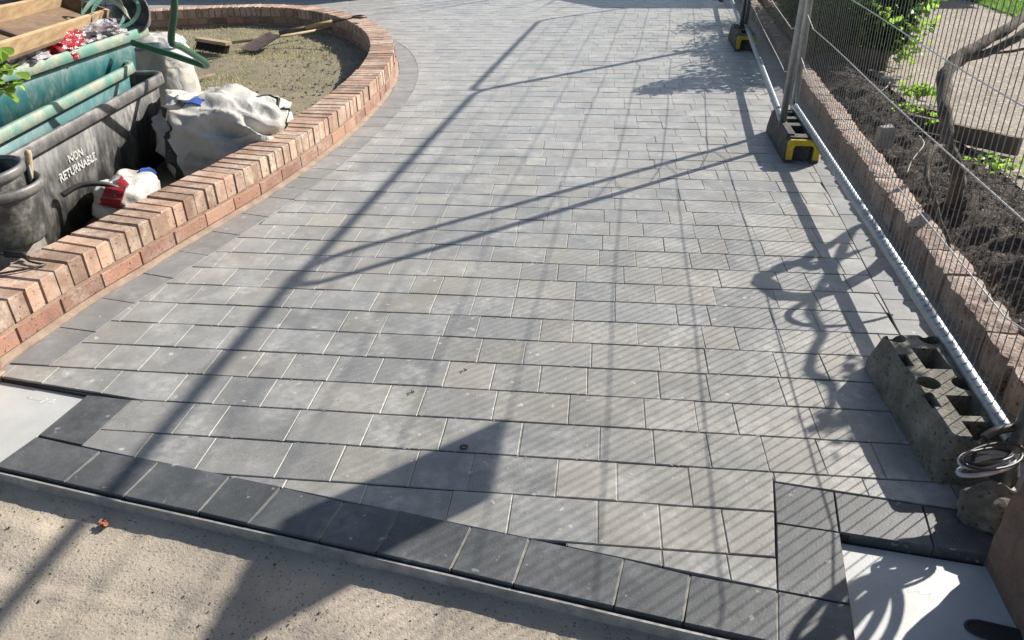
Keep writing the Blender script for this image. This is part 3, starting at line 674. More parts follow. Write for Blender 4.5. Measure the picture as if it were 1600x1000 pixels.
mb.build('branch', M['bark'], tr, (1.74, 1.10, .12)); mb = MB(); tpath(mb, [(1.84, 1.37, .75), (1.98, 1.45, .75), (2.2, 1.6, .76), (2.5, 1.8, .8)], [.008, .007, .006, .004], 3)
mb.build('branch', M['bark'], tr, (1.74, 1.10, .12)); mb = MB(); tpath(mb, [(1.50, .80, .48), (1.38, .66, .50), (1.33, .52, .44), (1.36, .40, .33), (1.42, .36, .2)], [.013, .012, .010, .008, .006], 5)
mb.build('branch', M['bark'], tr, (1.74, 1.10, .12))
mb = MB(); tpath(mb, [(2.35, 1.95, .93), (2.27, 1.62, 1.04), (2.19, 1.36, 1.10), (2.15, 1.12, 1.08), (2.10, .92, 1.12), (2.11, .76, 1.08), (2.06, .58, 1.12)], [.020, .018, .019, .017, .018, .015, .010], 7); mb.build('branch', M['bark'], tr, (1.74, 1.10, .12))
# leafy shrub
def leaves(mb, n, ok_pt, size, seed, flat=.4):
    random.seed(seed)
    for _ in range(n):
        c = ok_pt()
        if c is None: continue
        s_ = size*random.uniform(.6, 1.3); q = Matrix.Rotation(random.random()*6.28, 3, 'Z') @ Matrix.Rotation(random.gauss(0, 1.0), 3, 'X') @ Matrix.Rotation(random.gauss(0, .8), 3, 'Y')
        pts = [(-s_*.5, 0, 0), (-s_*.18, -s_*.3, .06*s_), (s_*.2, -s_*.26, .03*s_), (s_*.55, 0, -.08*s_), (s_*.2, s_*.26, .03*s_), (-s_*.18, s_*.3, .06*s_)]
        mb.add([c+q @ Vector(v) for v in pts], [(0, 1, 2, 3), (0, 3, 4, 5)])
def trl():
    c = random.choice([Vector((2.14, .62, 1.12)), Vector((2.28, .74, 1.10)), Vector((2.36, .9, 1.06)), Vector((2.22, .86, 1.05))]); return c+Vector((random.gauss(0, .04), random.gauss(0, .04), random.gauss(0, .04)))
mb = MB(); leaves(mb, 170, trl, .05, 77); mb.build('leaves', M['leaf'], tr, (1.74, 1.10, .12))
sh = thing('leafy_shrub', 'large dark green leafy shrub behind the fence overhanging the gravel path', 'shrub', (2.2, 5.4, 0)); so_ = (2.2, 5.4, 0)
clumps = []; random.seed(50)
for _ in range(60):
    clumps.append((Vector((random.uniform(2.0, 2.6), random.uniform(4.6, 7.6), random.uniform(.15, 1.0))), random.uniform(.14, .34)))
clumps += [(Vector((2.5, 4.6, .42)), .18), (Vector((2.42, 4.4, .3)), .14), (Vector((2.6, 4.8, .58)), .2), (Vector((2.2, 4.5, .4)), .2), (Vector((2.8, 5.0, .62)), .13), (Vector((1.85, 4.95, 1.1)), .2), (Vector((1.98, 5.0, .9)), .28), (Vector((2.0, 4.7, .2)), .2), (Vector((2.1, 4.6, .45)), .24), (Vector((2.0, 5.0, .4)), .26), (Vector((2.05, 5.3, .6)), .3), (Vector((2.2, 4.9, .2)), .25)]*2
def shp():
    c, r = random.choice(clumps); d = Vector((random.gauss(0, 1), random.gauss(0, 1), random.gauss(0, 1))).normalized()*r*random.random()**.4
    q = c+d; return q if q.z > .05 and q.x > 1.72 else None
mb = MB(); leaves(mb, 22000, shp, .055, 51); mb.build('foliage', M['leaf'], sh, so_)
def shp2():
    c = random.choice([Vector((2.62, 4.45, .36)), Vector((2.5, 4.3, .22)), Vector((2.72, 4.7, .5)), Vector((2.95, 5.2, .62)), Vector((2.35, 4.4, .42)), Vector((1.9, 6.0, .6))]); return c+Vector((random.gauss(0, .07), random.gauss(0, .08), random.gauss(0, .07)))
mb = MB(); leaves(mb, 420, shp2, .06, 52); mb.build('sunlit_leaves', M['leafy'], sh, so_)  # lime colour puts sunlight into these edge leaves
mb = MB(); random.seed(9)
for i in range(26):
    a = Vector((random.uniform(2.0, 2.35), random.uniform(4.8, 6.5), .0)); b = a+Vector((random.uniform(-.3, .4), random.uniform(-.5, .4), random.uniform(.6, 1.3)))
    mb.tube(bez([a, (a+b)/2+Vector((random.gauss(0, .06), random.gauss(0, .06), 0)), b], 5), [.012]*5+[.008]*5+[.004], 6)
mb.build('stems', M['bark'], sh, so_)
def weed(x, y, z, n, s_, lb, sd, spread=.04):
    o = thing('weed', lb, 'weed', (x, y, z))
    def f(): return Vector((random.gauss(0, spread), random.gauss(0, spread), abs(random.gauss(.02, .02))))
    mb = MB(); leaves(mb, n, f, s_, sd); mb.build('leaves', M['leafy'], o)
    mb = MB()
    for i in range(6): mb.tube([(0, 0, -.02), (random.gauss(0, spread*.7), random.gauss(0, spread*.7), .03)], .002, 5)
    mb.build('stems', M['leafy'], o)
weed(2.33, 3.33, .08, 120, .05, 'clump of bright lime green weed at the edge of the gravel path', 61, .06)
weed(2.10, 2.46, .10, 12, .05, 'single lime green seedling leaf beside the dark timber board', 62, .012)
weed(2.20, 1.72, .08, 60, .035, 'trailing small green weed below the timber board', 63, .07)
weed(2.45, 1.78, .02, 14, .04, 'small green seedling on the gravel at the right edge', 64, .03)
weed(2.06, 2.75, .10, 50, .03, 'low green weed at the foot of the trunk beside the long stone', 65, .06)
# long pale twigs lying on the bed
def ptwig(pts, r, lb):
    o = thing('dead_twig', lb, 'twig', pts[0]); mb = MB(); mb.tube(bez(pts, 6), r, 6); mb.build('stem', M['twigp'], o, pts[0])
ptwig([(1.86, 1.98, .17), (1.80, 1.75, .19), (1.68, 1.55, .17), (1.60, 1.38, .15)], .0032, 'long pale curved twig lying towards the low wall')
ptwig([(1.80, 3.0, .12), (1.90, 2.98, .16), (2.0, 3.08, .18), (2.10, 3.3, .17)], .0032, 'pale forked twig on the soil near the shrub')
ptwig([(1.70, 2.15, .15), (1.82, 2.08, .17), (1.95, 1.98, .18), (2.05, 1.9, .16)], .003, 'pale twig in front of the square stone')
# low brown step farther on
tw_ = thing('brown_step', 'flat brown step lying behind the far end of the low brick wall', 'step', (2.2, 7.3, 0)); mb = MB()
mb.add([(1.80, 5.0, -.02), (2.25, 5.0, -.02), (2.75, 9.6, -.02), (2.16, 9.6, -.02), (1.81, 5.01, .13), (2.24, 5.01, .13), (2.74, 9.59, .13), (2.17, 9.59, .13)], [(0, 1, 5, 4), (1, 2, 6, 5), (2, 3, 7, 6), (3, 0, 4, 7), (4, 5, 6, 7)])
mb.build('slab', M['clay'], tw_, (2.2, 7.3, 0))

# ------------------------------------------------------------------ fence feet
def foot_common(L, W, H, top_in):
    base = MB(); a = [(-W/2, -L/2), (W/2, -L/2), (W/2, L/2), (-W/2, L/2)]
    def rr(w, l, r, z, n=4):
        out = []
        for cx, cy, a0 in ((w/2-r, l/2-r, 0), (-w/2+r, l/2-r, 90), (-w/2+r, -l/2+r, 180), (w/2-r, -l/2+r, 270)):
            for k_ in range(n+1): t = R(a0+90*k_/n); out.append((cx+r*math.cos(t), cy+r*math.sin(t), z))
        return out
    base.rings([rr(W, L, .022, 0), rr(W, L, .022, .03), rr(W-top_in, L-top_in, .022, H-.012), rr(W-top_in-.02, L-top_in-.02, .02, H)], False, True, True)
    return base, rr
def cyl(c, r, z0, z1, n=18, sx=1.0):
    m_ = MB(); m_.rings([[(c[0]+r*sx*math.cos(2*PI*k_/n), c[1]+r*math.sin(2*PI*k_/n), z) for k_ in range(n)] for z in (z0, z1)], False, True, True); return m_
def bx(c, d): m_ = MB(); m_.box(c, d); return m_
# dark rubber foot with yellow end
def rubber_foot(label, loc, rz, group):
    o = thing('barrier_weight', label, 'barrier weight', loc, rz, group); return o
L1, W1, H1 = .66, .205, .15
base, rr = foot_common(L1, W1, H1, .03)
cuts = [bx((0, .19, .15), (.085, .10, .12)), bx((0, .04, .15), (.085, .085, .12)), bx((0, -.15, .15), (.075, .17, .12)), bx((0, .28, .15), (.06, .05, .1)),
        bx((-.07, .10, .15), (.03, .05, .08)), bx((.07, .10, .15), (.03, .05, .08)), bx((-.07, -.26, .15), (.04, .04, .06)), bx((.06, -.26, .15), (.04, .04, .06)), bx((0, -L1/2, .0), (.105, .10, .20))]
me_foot = boolcut(base, cuts); me_foot.materials.clear(); me_foot.materials.append(M['rubber'])
yb = MB(); W = .185; t = .03
arch = [(-W/2, 0), (-W/2, .098), (-W/2+.014, .118), (W/2-.014, .118), (W/2, .098), (W/2, 0)]; arch_i = [(-W/2+.034, 0), (-W/2+.034, .07), (-W/2+.046, .085), (W/2-.046, .085), (W/2-.034, .07), (W/2-.034, 0)]
y0 = -L1/2-.006
vs = [(x, y0, z+.022) for x, z in arch]+[(x, y0, z+.022) for x, z in arch_i]+[(x, y0+.02, z+.022) for x, z in arch]+[(x, y0+.02, z+.022) for x, z in arch_i]
fs = []
for i in range(5): fs += [(i, i+1, 7+i, 6+i), (i, 12+i, 13+i, i+1), (6+i, 7+i, 19+i, 18+i)]
yb.add(vs, fs); me_y = yb.me('reflector')
foot_group = 'black rubber fence feet with yellow ends'
def place_foot(loc, rz, label):
    o = thing('barrier_weight', label, 'barrier weight', loc, rz, foot_group); link('rubber_block', me_foot, M['rubber'], o); link('reflector', me_y, M['yellow'], o); return o
place_foot((1.222, 2.275, .002), R(-1), 'black rubber fence foot with yellow arched end, nearer of the two yellow-ended ones')
place_foot((1.405, 5.56, .002), R(-2), 'small-looking black rubber fence foot with yellow end, farthest along the fence')
# weathered grey block
L3, W3, H3 = .60, .235, .148
base, rr = foot_common(L3, W3, H3, .045); q8 = .83
cuts = [cyl((-.058, .30*q8), .032, .06, .2), cyl((.050, .295*q8), .034, .06, .2), bx((.008, .15*q8, .15), (.080, .145*q8, .15)), cyl((-.054, -.012), .034, .05, .2), cyl((.050, -.012), .035, .05, .2),
        bx((.008, -.150*q8, .15), (.080, .12*q8, .15)), bx((-.075, .135*q8, .15), (.026, .085*q8, .07)), bx((-.078, -.12*q8, .15), (.026, .085*q8, .07)), bx((.012, -.285*q8, .15), (.10, .09*q8, .15)), bx((.098, .10, .15), (.018, .04, .03))]
me3 = boolcut(base, cuts); me3.materials.clear(); me3.materials.append(M['greyblock'])
b3 = thing('barrier_weight', 'chunky weathered grey-green fence foot with round and square holes, nearest the camera', 'barrier weight', (1.098, -.520, .002), R(2.5)); link('rubber_block', me3, M['greyblock'], b3)

# ------------------------------------------------------------------ mesh fence panels
ZB, ZT, PL = 0.15, 2.06, 3.50
random.seed(77)
def fence_panel_mesh(wr=1.0):
    fr = MB(); r = .021; rad = .16; xs0, xs1 = 0, PL
    path = [(xs0, 0, .03), (xs0, 0, 1.0), (xs0, 0, ZT-rad)]
    for k_ in range(1, 7): a = PI-k_*PI/12; path.append((rad+rad*math.cos(a), 0, ZT-rad+rad*math.sin(a)))
    path += [(PL/2, 0, ZT)]
    for k_ in range(0, 7): a = PI/2-k_*PI/12; path.append((PL-rad+rad*math.cos(a), 0, ZT-rad+rad*math.sin(a)))
    path += [(xs1, 0, 1.0), (xs1, 0, .03)]
    fr.tube(path, r, 14)
    bo = MB(); nn = 30; bo.tube([(.02+(PL-.04)*i/nn, 0, ZB) for i in range(nn+1)], .021, 14)
    w = MB(); n = 84
    for i in range(1, n):
        x = PL*i/n+random.gauss(0, .0015); top = ZT
        pts = [(x, .0213*math.cos(a_), ZB+.0213*math.sin(a_)) for a_ in (.75, .9, 1.05, 1.2, 1.35, 1.5)]+[(x+random.gauss(0, .001), .001, ZB+.05), (x+random.gauss(0, .002), -.0, .9), (x, .0, 1.5), (x, 0, ZT)]
        w.tube(pts, [.0009*wr]*5+[.0015*wr]+[.0017*wr]*4, 5, False)
    hw = MB()
    for j, z in enumerate((.40, .655, .91, 1.165, 1.42, 1.675, 1.90)):
        pts = []
        for i in range(0, 29):
            t = i/28; zz = z+.004*math.sin(t*9+j)
            if t < .07 or t > .93: zz += .055*(1-min(t, 1-t)/.07)*(1 if j < 3 else .4)
            pts.append((PL*t, .0035, zz))
        hw.tube(pts, .0025, 6, False)
    return fr.me('frame'), bo.me('bottom_rail'), w.me('wire_mesh'), hw.me('cross_wires')
mf, mbm, mwm, mhw = fence_panel_mesh(); mhw.materials.append(M['brightwire'])
_f2, _b2, mwm2, _h2 = fence_panel_mesh(.42); bpy.data.meshes.remove(_f2); bpy.data.meshes.remove(_b2); mwm2.materials.append(M['wire'])
for m_, mm in ((mf, 'galv'), (mbm, 'galv'), (mwm, 'wire')): m_.materials.append(M[mm])
fence_group = 'galvanised mesh fence panels along the low brick wall'
def panel(a, b, label, lean=0.0, wm=None, hz=1.0):
    a = Vector(a); b = Vector(b); d = b-a
    o = thing('mesh_barrier', label, 'barrier', (a.x, a.y, 0), math.atan2(d.y, d.x), fence_group); o.rotation_euler = (lean, 0, math.atan2(d.y, d.x))
    o.scale.z = hz; link('frame', mf, None, o); link('bottom_rail', mbm, None, o); link('wire_mesh', wm or mwm, None, o); link('cross_wires', mhw, None, o); return o
panel((1.17, -.83), (1.302, 2.64), 'galvanised mesh fence panel nearest the camera, its bottom rail crossing the lower right', R(-1.7), None, 1.035)
panel((1.152, 2.29), (1.462, 5.80), 'galvanised mesh fence panel between the two yellow-ended feet', 0, mwm2)
panel((1.402, 5.69), (1.70, 9.18), 'galvanised mesh fence panel beyond the farthest yellow-ended foot', 0, mwm2)
# sign tied high on the nearest panel (it throws the dark oblong shadow)
sg = thing('safety_sign', 'blank white sign board tied high on the nearest fence panel', 'sign', (1.215, .49, 1.475), R(88.5))
mb = MB(); 
def rrect(w, h, r, y):
    out = []
    for cx, cz, a0 in ((w/2-r, h/2-r, 0), (-w/2+r, h/2-r, 90), (-w/2+r, -h/2+r, 180), (w/2-r, -h/2+r, 270)):
        for k_ in range(5): t = R(a0+90*k_/4); out.append((cx+r*math.cos(t), y, cz+r*math.sin(t)))
    return out
mb.rings([rrect(.375, .47, .012, 0), rrect(.375, .47, .012, .006)], False, True, True); mb.build('board', M['signm'], sg)
for sx in (-.15, .15):
    for sz in (-.18, .18): mb = MB(); mb.tube([(sx-.01, .012, sz), (sx, -.026, sz), (sx+.01, .012, sz)], .002, 5); mb.build('cable_tie', M['blackhose'], sg)
# rough pier at the right edge
pr_ = thing('rough_pier', 'rough reddish-brown rendered pier at the lower right corner', 'pier', (1.25, -1.45, 0)); mb = MB(); rg = []
for iz in range(26):
    z = -.06+1.05*iz/25; ring = []
    for k_ in range(48):
        a = 2*PI*k_/48; ca, sa = math.cos(a), math.sin(a); m_ = max(abs(ca), abs(sa)); x = .20*ca/m_; y = .36*sa/m_
        q = Vector((x*4, y*4, z*4)); n_ = noise.noise(q)*.03+noise.noise(q*3.1)*.016+noise.noise(q*8)*.007
        flare = .02*max(0, 1-(z+.06)/.25)
        ring.append((x+ca*(n_+flare)-.005, y+sa*(n_+flare), z))
    rg.append(ring)
mb.rings(rg, False, True, True); o = mb.build('pier_body', M['pier'], pr_)
# rubble at pier foot
for i, (x, y, z, s_, lb) in enumerate([(1.10, -.945, .03, (.085, .07, .07), 'dark broken stone under the cable coil'), (1.19, -.99, .05, (.08, .07, .09), 'rough lump of mortar between fence foot and pier')]):
    mb = MB(); rock(mb, (0, 0, 0), s_, i+9, 3); o = mb.build('rubble', M['greyblock']); o.location = (x, y, z); tag(o, lb, 'rubble')
# cable coil and conduit
cc = thing('cable_coil', 'coiled white and black cable lying on the near end of the grey fence foot', 'cable', (1.04, -.90, .17))
random.seed(13)
def loop(mb, cx, cy, cz, a, b, rot, r, turns=1.0, lift=0, ph=0):
    q = []
    for i in range(int(28*turns)+1):
        t = 2*PI*i/28+ph; x = a*math.cos(t); y = b*math.sin(t); q.append((cx+x*math.cos(rot)-y*math.sin(rot), cy+x*math.sin(rot)+y*math.cos(rot), cz+lift*math.sin(t*1.3)))
    mb.tube(q, r, 8)
def tangle(mb, n, a, b, rot, r, z0, sd):
    random.seed(sd); ph = [random.random()*6 for _ in range(8)]; q = []
    for i in range(26*n):
        t = 2*PI*i/26; k_ = 1+.16*math.sin(t*.37+ph[0])+.10*math.sin(t*.83+ph[1]); x = a*k_*math.cos(t)+.012*math.sin(t*.29+ph[2]); y = b*k_*math.sin(t)+.010*math.sin(t*.43+ph[3])
        q.append((.02+x*math.cos(rot)-y*math.sin(rot), -.006+x*math.sin(rot)+y*math.cos(rot), z0+.010*math.sin(t*.51+ph[4])+.004*math.sin(t*1.7)))
    mb.tube(q, r, 8)
mb = MB(); tangle(mb, 2, .088, .030, R(20), .0062, -.012, 3); mb.build('white_cable', M['whitecable'], cc)
mb = MB(); tangle(mb, 3, .080, .030, R(22), .0042, .010, 8); mb.build('black_cable', M['blackhose'], cc)
cd = thing('corrugated_conduit', 'black corrugated conduit arching over the grey fence foot from the right edge', 'conduit', (1.2, -.82, .2)); mb = MB()
q = resample(bez([(1.36, -.86, .20), (1.26, -.83, .215), (1.17, -.82, .215), (1.10, -.835, .21), (1.06, -.855, .195)], 30), .0035); mb.tube(q, .0115, 12, True, .10)
mb.build('conduit', M['blackhose'], cd, (1.2, -.82, .2))
mb = MB(); mb.tube(bez([(1.065, -.853, .197), (1.04, -.875, .185), (1.025, -.90, .155), (1.022, -.915, .12)], 8), .0065, 8); mb.build('cable_tail', M['blackhose'], cd, (1.2, -.82, .2))
shadow_loops = thing('corrugated_conduit', 'black loops added on the fence end above the pier to cast shadows', 'conduit', (1.22, -.84, .5)); mb = MB()  # loops added to cast looping shadows on the right slab
def loopv(mb, cx, cy, cz, a, b, r, rot):
    mb.tube([(cx+a*math.cos(t)*math.cos(rot), cy+a*math.cos(t)*math.sin(rot), cz+b*math.sin(t)) for t in [2*PI*i/30 for i in range(31)]], r, 8)
loopv(mb, .0, .06, -.04, .10, .10, .012, 1.3); loopv(mb, .0, .09, .0, .05, .12, .010, 1.6); loopv(mb, -.01, .02, -.09, .09, .08, .012, 1.5)
mb.build('conduit', M['blackhose'], shadow_loops)

# ------------------------------------------------------------------ tubs and clutter on the left
def rrpath(L, W, r, n=6):
    out = []
    for cx, cy, a0 in ((W/2-r, L/2-r, 0), (-W/2+r, L/2-r, 90), (-W/2+r, -L/2+r, 180), (W/2-r, -L/2+r, 270)):
        for k_ in range(n+1): t = R(a0+90*k_/n); out.append((cx+r*math.cos(t), cy+r*math.sin(t)))
    return out
def tubring(L, W, r, z): return [(x, y, z) for x, y in rrpath(L, W, max(r, .004))]
def tub(name, label, cat, corner, u, L, W, H, r, mbody, mrim, lip, flange, taper, z0, tiltx=0.0, endin=None, group=None):
    """corner = right far rim corner; u = direction along length (towards far end)"""
    u = Vector(u).normalized(); n_ = Vector((-u.y, u.x)); c = Vector(corner)-u*L/2+n_*W/2
    o = thing(name, label, cat, (c.x, c.y, z0), math.atan2(u.y, u.x)-PI/2, group); o.rotation_euler = (tiltx, 0, math.atan2(u.y, u.x)-PI/2)
    ei = endin or 0
    b = MB()
    Li, Wi = L-2*lip-2*ei, W-2*lip
    b.rings([tubring(Li-taper*2, Wi-taper*2, r*.8, 0), tubring(Li, Wi, r, H-.01), tubring(Li-.012, Wi-.012, r, H-.01), tubring(Li-taper*2-.01, Wi-taper*2-.01, r*.8, .012)], True, True, True)
    b.build('body', mbody, o)
    m_ = MB(); wob = lambda ring: [(x+.003*math.sin(y*7), y, z+.004*math.sin(y*5+x*4)) for x, y, z in ring]
    m_.rings([wob(q) for q in (tubring(Li, Wi, r, H-.03), tubring(L-.012, W-.012, r+lip, H-flange), tubring(L, W, r+lip, H-flange+.004), tubring(L-.006, W-.006, r+lip, H-.006), tubring(L-.018, W-.018, r+lip, H), tubring(Li+.012, Wi+.012, r, H-.002), tubring(Li-.014, Wi-.014, r, H-.012), tubring(Li-.014, Wi-.014, r, H-.05))], True)
    m_.build('rim', mrim, o); return o
t1 = tub('plastic_tank', 'large black plastic tank with white stencilled NON RETURNABLE on its side', 'tank', (-2.635, 1.955), (-.083, 1), 2.0, .86, .53, .07, M['blacktub'], M['blackrim'], .03, .062, .05, -.03)
t2 = tub('plastic_tub', 'teal plastic tub nested inside the black tank', 'tub', (-2.775, 1.93), (-.115, .995), 1.9, .66, .50, .10, M['teal'], M['tealrim'], .035, .055, .05, .07)
t3 = tub('storage_crate', 'green straight-sided crate full of rubbish, topmost of the nested tubs', 'crate', (-2.80, 2.17), (.02, 1), 1.75, .62, .30, .02, M['teal'], M['tealrim'], .03, .06, .03, .43, endin=.12)
# stencil text
def text_mesh(body, size):
    cu = bpy.data.curves.new('t', 'FONT'); cu.body = body; cu.size = size; cu.align_x = 'CENTER'; cu.extrude = .0008; cu.offset = .0015
    ob = bpy.data.objects.new('t', cu); col.objects.link(ob); dg = bpy.context.evaluated_depsgraph_get(); dg.update()
    me = bpy.data.meshes.new_from_object(ob.evaluated_get(dg)); bpy.data.objects.remove(ob); return me
def put_text(body, size, parent, loc, rot, name='stencil_lettering'):
    me = text_mesh(body, size); me.materials.clear(); me.materials.append(M['paint']); o = bpy.data.objects.new(name, me); col.objects.link(o); o.parent = parent; o.location = loc; o.rotation_euler = rot; return o
xf = .86/2-.03-.05*(1-.62)+.004
lean = math.atan2(.05, .52)
for bd, zz in (('NON', .335), ('RETURNABLE', .275)):
    k_ = (.52-zz)/.52*.05
    put_text(bd, .058, t1, (.86/2-.03-k_+.004, -.10, zz), (PI/2-0, 0, PI/2))
# contents: wooden trough, film, straps
def frame_mat(a, b, up_=Vector((0, 0, 1))):
    x = (Vector(b)-Vector(a)).normalized(); z = (up_-x*up_.dot(x)).normalized(); y = z.cross(x); return Matrix((x, y, z)).transposed()
wt = thing('wooden_trough', 'long open pine box tilted across the green crate', 'wooden box', (-2.98, 1.35, .84))
A = Vector((-2.66, .70, .86)); B = Vector((-2.99, 1.95, .80)); F = frame_mat(A, B, Vector((.45, -.55, .72))); L = (B-A).length; C0 = (A+B)/2
O0 = Vector((-2.98, 1.35, .84))
def tb(mb, c, d): mb.box(C0+F @ Vector(c)-O0, d, F)
mb = MB(); tb(mb, (0, 0, 0), (L+.3, .020, .075)); tb(mb, (0, .25, .0), (L+.3, .020, .075)); mb.build('side_board', M['wood'], wt)
mb = MB(); tb(mb, (0, .125, -.046), (L+.3, .274, .016)); mb.build('base_board', M['wood_shade'], wt)
mb = MB(); tb(mb, (L/2+.139, .125, 0), (.022, .226, .074)); mb.build('end_board', M['wood_shade'], wt)
mb = MB(); tb(mb, (-.25, .125, -.028), (.03, .226, .02)); mb.build('metal_bracket', M['steel'], wt)
def crumple(name, label, cat, loc, s, m, seed, amp=.3, parts=None):
    bm = bmesh.new(); bmesh.ops.create_icosphere(bm, subdivisions=4, radius=1)
    for v in bm.verts:
        q = v.co.copy(); n_ = abs(noise.noise(q*1.8+Vector((seed, 0, 0))))*1.2+abs(noise.noise(q*4+Vector((0, seed, 0))))*.6-.4; v.co = q*(1+amp*n_)
    me = bpy.data.meshes.new(name); bmesh.ops.scale(bm, vec=s, verts=bm.verts); bm.to_mesh(me); bm.free()
    o = link(name, me, m, None, loc); return tag(o, label, cat)
crumple('plastic_film', 'crumpled shiny red plastic wrapping in the green crate', 'plastic film', (-2.92, 1.42, .74), (.11, .19, .075), M['redfilm'], 3, .5)
crumple('plastic_film', 'crumpled clear plastic film in the green crate beside the red wrapping', 'plastic film', (-2.98, 1.83, .74), (.15, .22, .07), M['clear'], 5, .6)
crumple('plastic_film', 'dull clear film in the green crate below the pine box', 'plastic film', (-2.90, 1.12, .73), (.08, .16, .06), M['clear'], 8, .6)
for i, (x, y, z, s_, lb) in enumerate([(-3.16, 1.42, .90, (.06, .11, .05), 'broken red clay brick lying on the pine box'), (-3.28, 1.80, .90, (.05, .07, .045), 'small orange clay shard behind the broken brick')]):
    mb = MB(); rock(mb, (0, 0, 0), s_, i+4, 2); o = mb.build('broken_brick', M['redbrick']); o.location = (x, y, z); tag(o, lb, 'brick')
gs = thing('strapping', 'looped green plastic strapping curling out of the crate', 'strapping', (-2.9, 1.9, .75))
def ribbon(mb, pts, w, n=8, wv=Vector((0, 0, 1))):
    q = bez(pts, n); vs = []
    for i, c in enumerate(q):
        t = (q[min(i+1, len(q)-1)]-q[max(i-1, 0)]).normalized(); s_ = (wv+Vector((.4, .2, 0))*math.sin(i*.35)); s_ = (s_-t*s_.dot(t)).normalized()*w/2; nn_ = t.cross(s_).normalized()*.0008
        vs += [c-s_-nn_, c+s_-nn_, c+s_+nn_, c-s_+nn_]
    fs = []
    for i in range(len(q)-1):
        for k_ in range(4): fs.append((i*4+k_, i*4+(k_+1) % 4, i*4+4+(k_+1) % 4, i*4+4+k_))
    mb.add(vs, fs, False)
mb = MB()
ribbon(mb, [(-.15, -.1, 0), (-.12, -.02, .10), (-.08, .08, .16), (-.0, .12, .15), (.06, .10, .08), (.04, .02, 0)], .022)
ribbon(mb, [(-.05, -.12, 0), (-.02, -.08, .12), (.04, .02, .19), (.12, .08, .17), (.15, .10, .10), (.10, .05, .02), (.0, -.1, -.01)], .022)
ribbon(mb, [(-.2, .05, 0), (-.14, .0, .13), (-.05, -.02, .17), (.05, .06, .12), (.08, .12, .0)], .02)
mb.build('green_strap', M['tealrim'], gs)
# wheelbarrow behind the tubs
wb = thing('wheelbarrow', 'green tube-framed wheelbarrow with worn dark tray lying behind the tubs', 'wheelbarrow', (-2.5, 1.7, .7)); wo = (-2.5, 1.7, .7)
mb = MB(); mb.tube(bez([(-2.15, 1.36, 1.25), (-2.165, 1.365, .98), (-2.245, 1.40, .80), (-2.262, 1.42, .755)], 5)[:-1]+bez([(-2.262, 1.42, .755), (-2.255, 1.50, .72), (-2.255, 1.69, .612), (-2.262, 1.735, .578), (-2.29, 1.76, .568), (-2.36, 1.775, .585), (-2.50, 1.80, .622), (-2.75, 1.84, .68)], 6), .0185, 12)
mb.build('leg_frame', M['greentube'], wb, wo)
mb = MB(); rg = []
for (z, s_) in ((0, 1.0), (.035, 1.05), (.04, 1.02), (.03, .95), (-.10, .7), (-.12, .3)): rg.append([(s_*.105*math.cos(t), s_*.12*math.sin(t), z) for t in [2*PI*i/28 for i in range(28)]])
Q = Matrix.Rotation(R(14), 3, 'Z') @ Matrix.Rotation(R(68), 3, 'X')
mb.rings([[tuple(Vector((-2.86, 2.10, .80))-Vector(wo)+Q @ Vector(v)) for v in ring] for ring in rg], True, False, True); mb.build('tray', M['blackrim'], wb)
# gridded pale panel
gp = thing('tile_sheet', 'pale grey panel with a square black grid standing behind the tubs', 'panel', (-3.15, 2.2, .95)); gp.rotation_euler = (R(62), R(6), R(20))
mb = MB(); mb.box((0, 0, 0), (.42, .40, .012)); mb.build('panel', M['grid'], gp)
mb = MB()
for i in range(-3, 5):
    mb.box((i*.05-.02, 0, .0075), (.0022, .40, .002)); mb.box((0, i*.05-.02, .0078), (.42, .0022, .002))
mb.build('grid_lines', M['blackhose'], gp)
# white sack behind tubs
def sack(name, label, cat, loc, half, rz, m, seed, fold=.06, e1=.55, e2=.6, nu=72, nv=40, shear=0.0):
    o = thing(name, label, cat, loc, rz); mb = MB(); rg = []
    def sp(v, e): return math.copysign(abs(v)**e, v)
    def surf(th, ph, ex=0.0):
        x = sp(math.cos(ph), e1)*sp(math.cos(th), e2); y = sp(math.cos(ph), e1)*sp(math.sin(th), e2); z = sp(math.sin(ph), e1)
        q = Vector((x, y, z)); r1 = 1-abs(noise.noise(q*1.25+Vector((seed, 0, 0))))*2.2; r2 = 1-abs(noise.noise(Vector((x*2.4+z*2.6, y*1.2-x*.8, z*2.2))+Vector((0, seed, 0))))*2.6; r3 = noise.noise(q*5+Vector((seed, seed, 0)))
        r4 = abs(noise.noise(Vector((x*7, y*5, z*4))+Vector((0, 0, seed))))
        d = fold*(1.05*r1+.5*r2+.08*r3-.10*r4)+ex; tz = (z+1)/2; kx = 1-.12*tz
        return Vector((x*half[0]*kx+d*x, y*half[1]*kx+d*y, z*half[2]*(1-shear*x)+d*.9*(1 if z > 0 else .2)))
    for j in range(nv+1):
        ph = -PI/2+PI*j/nv; rg.append([surf(2*PI*i/nu, ph) for i in range(nu)])
    mb.rings(rg, True); mb.build('bag_fabric', m, o); return o, surf
def band(parent, surf, path, w, name, m, ex=.012):
    """webbing laid on a sack along (th, ph) degrees"""
    mb = MB(); vs = []; n = 40; P = bez([(a, b, 0) for a, b in path], 12)
    for i, q in enumerate(P):
        t = (P[min(i+1, len(P)-1)]-P[max(i-1, 0)]).normalized(); s_ = Vector((-t.y, t.x, 0))*w/2
        for sg_, e_ in ((-1, -.01), (1, -.01), (1, ex), (-1, ex)): p_ = q+s_*sg_; vs.append(surf(R(p_.x), R(p_.y), e_))
    fs = [(i*4+k_, i*4+(k_+1) % 4, i*4+4+(k_+1) % 4, i*4+4+k_) for i in range(len(P)-1) for k_ in range(4)]
    mb.add(vs, fs); mb.build(name, m, parent)
s2, f2 = sack('rubble_sack', 'white woven sack standing behind the right end of the tubs', 'sack', (-3.02, 2.50, .28), (.22, .24, .31), .3, M['bag'], 14, .02)
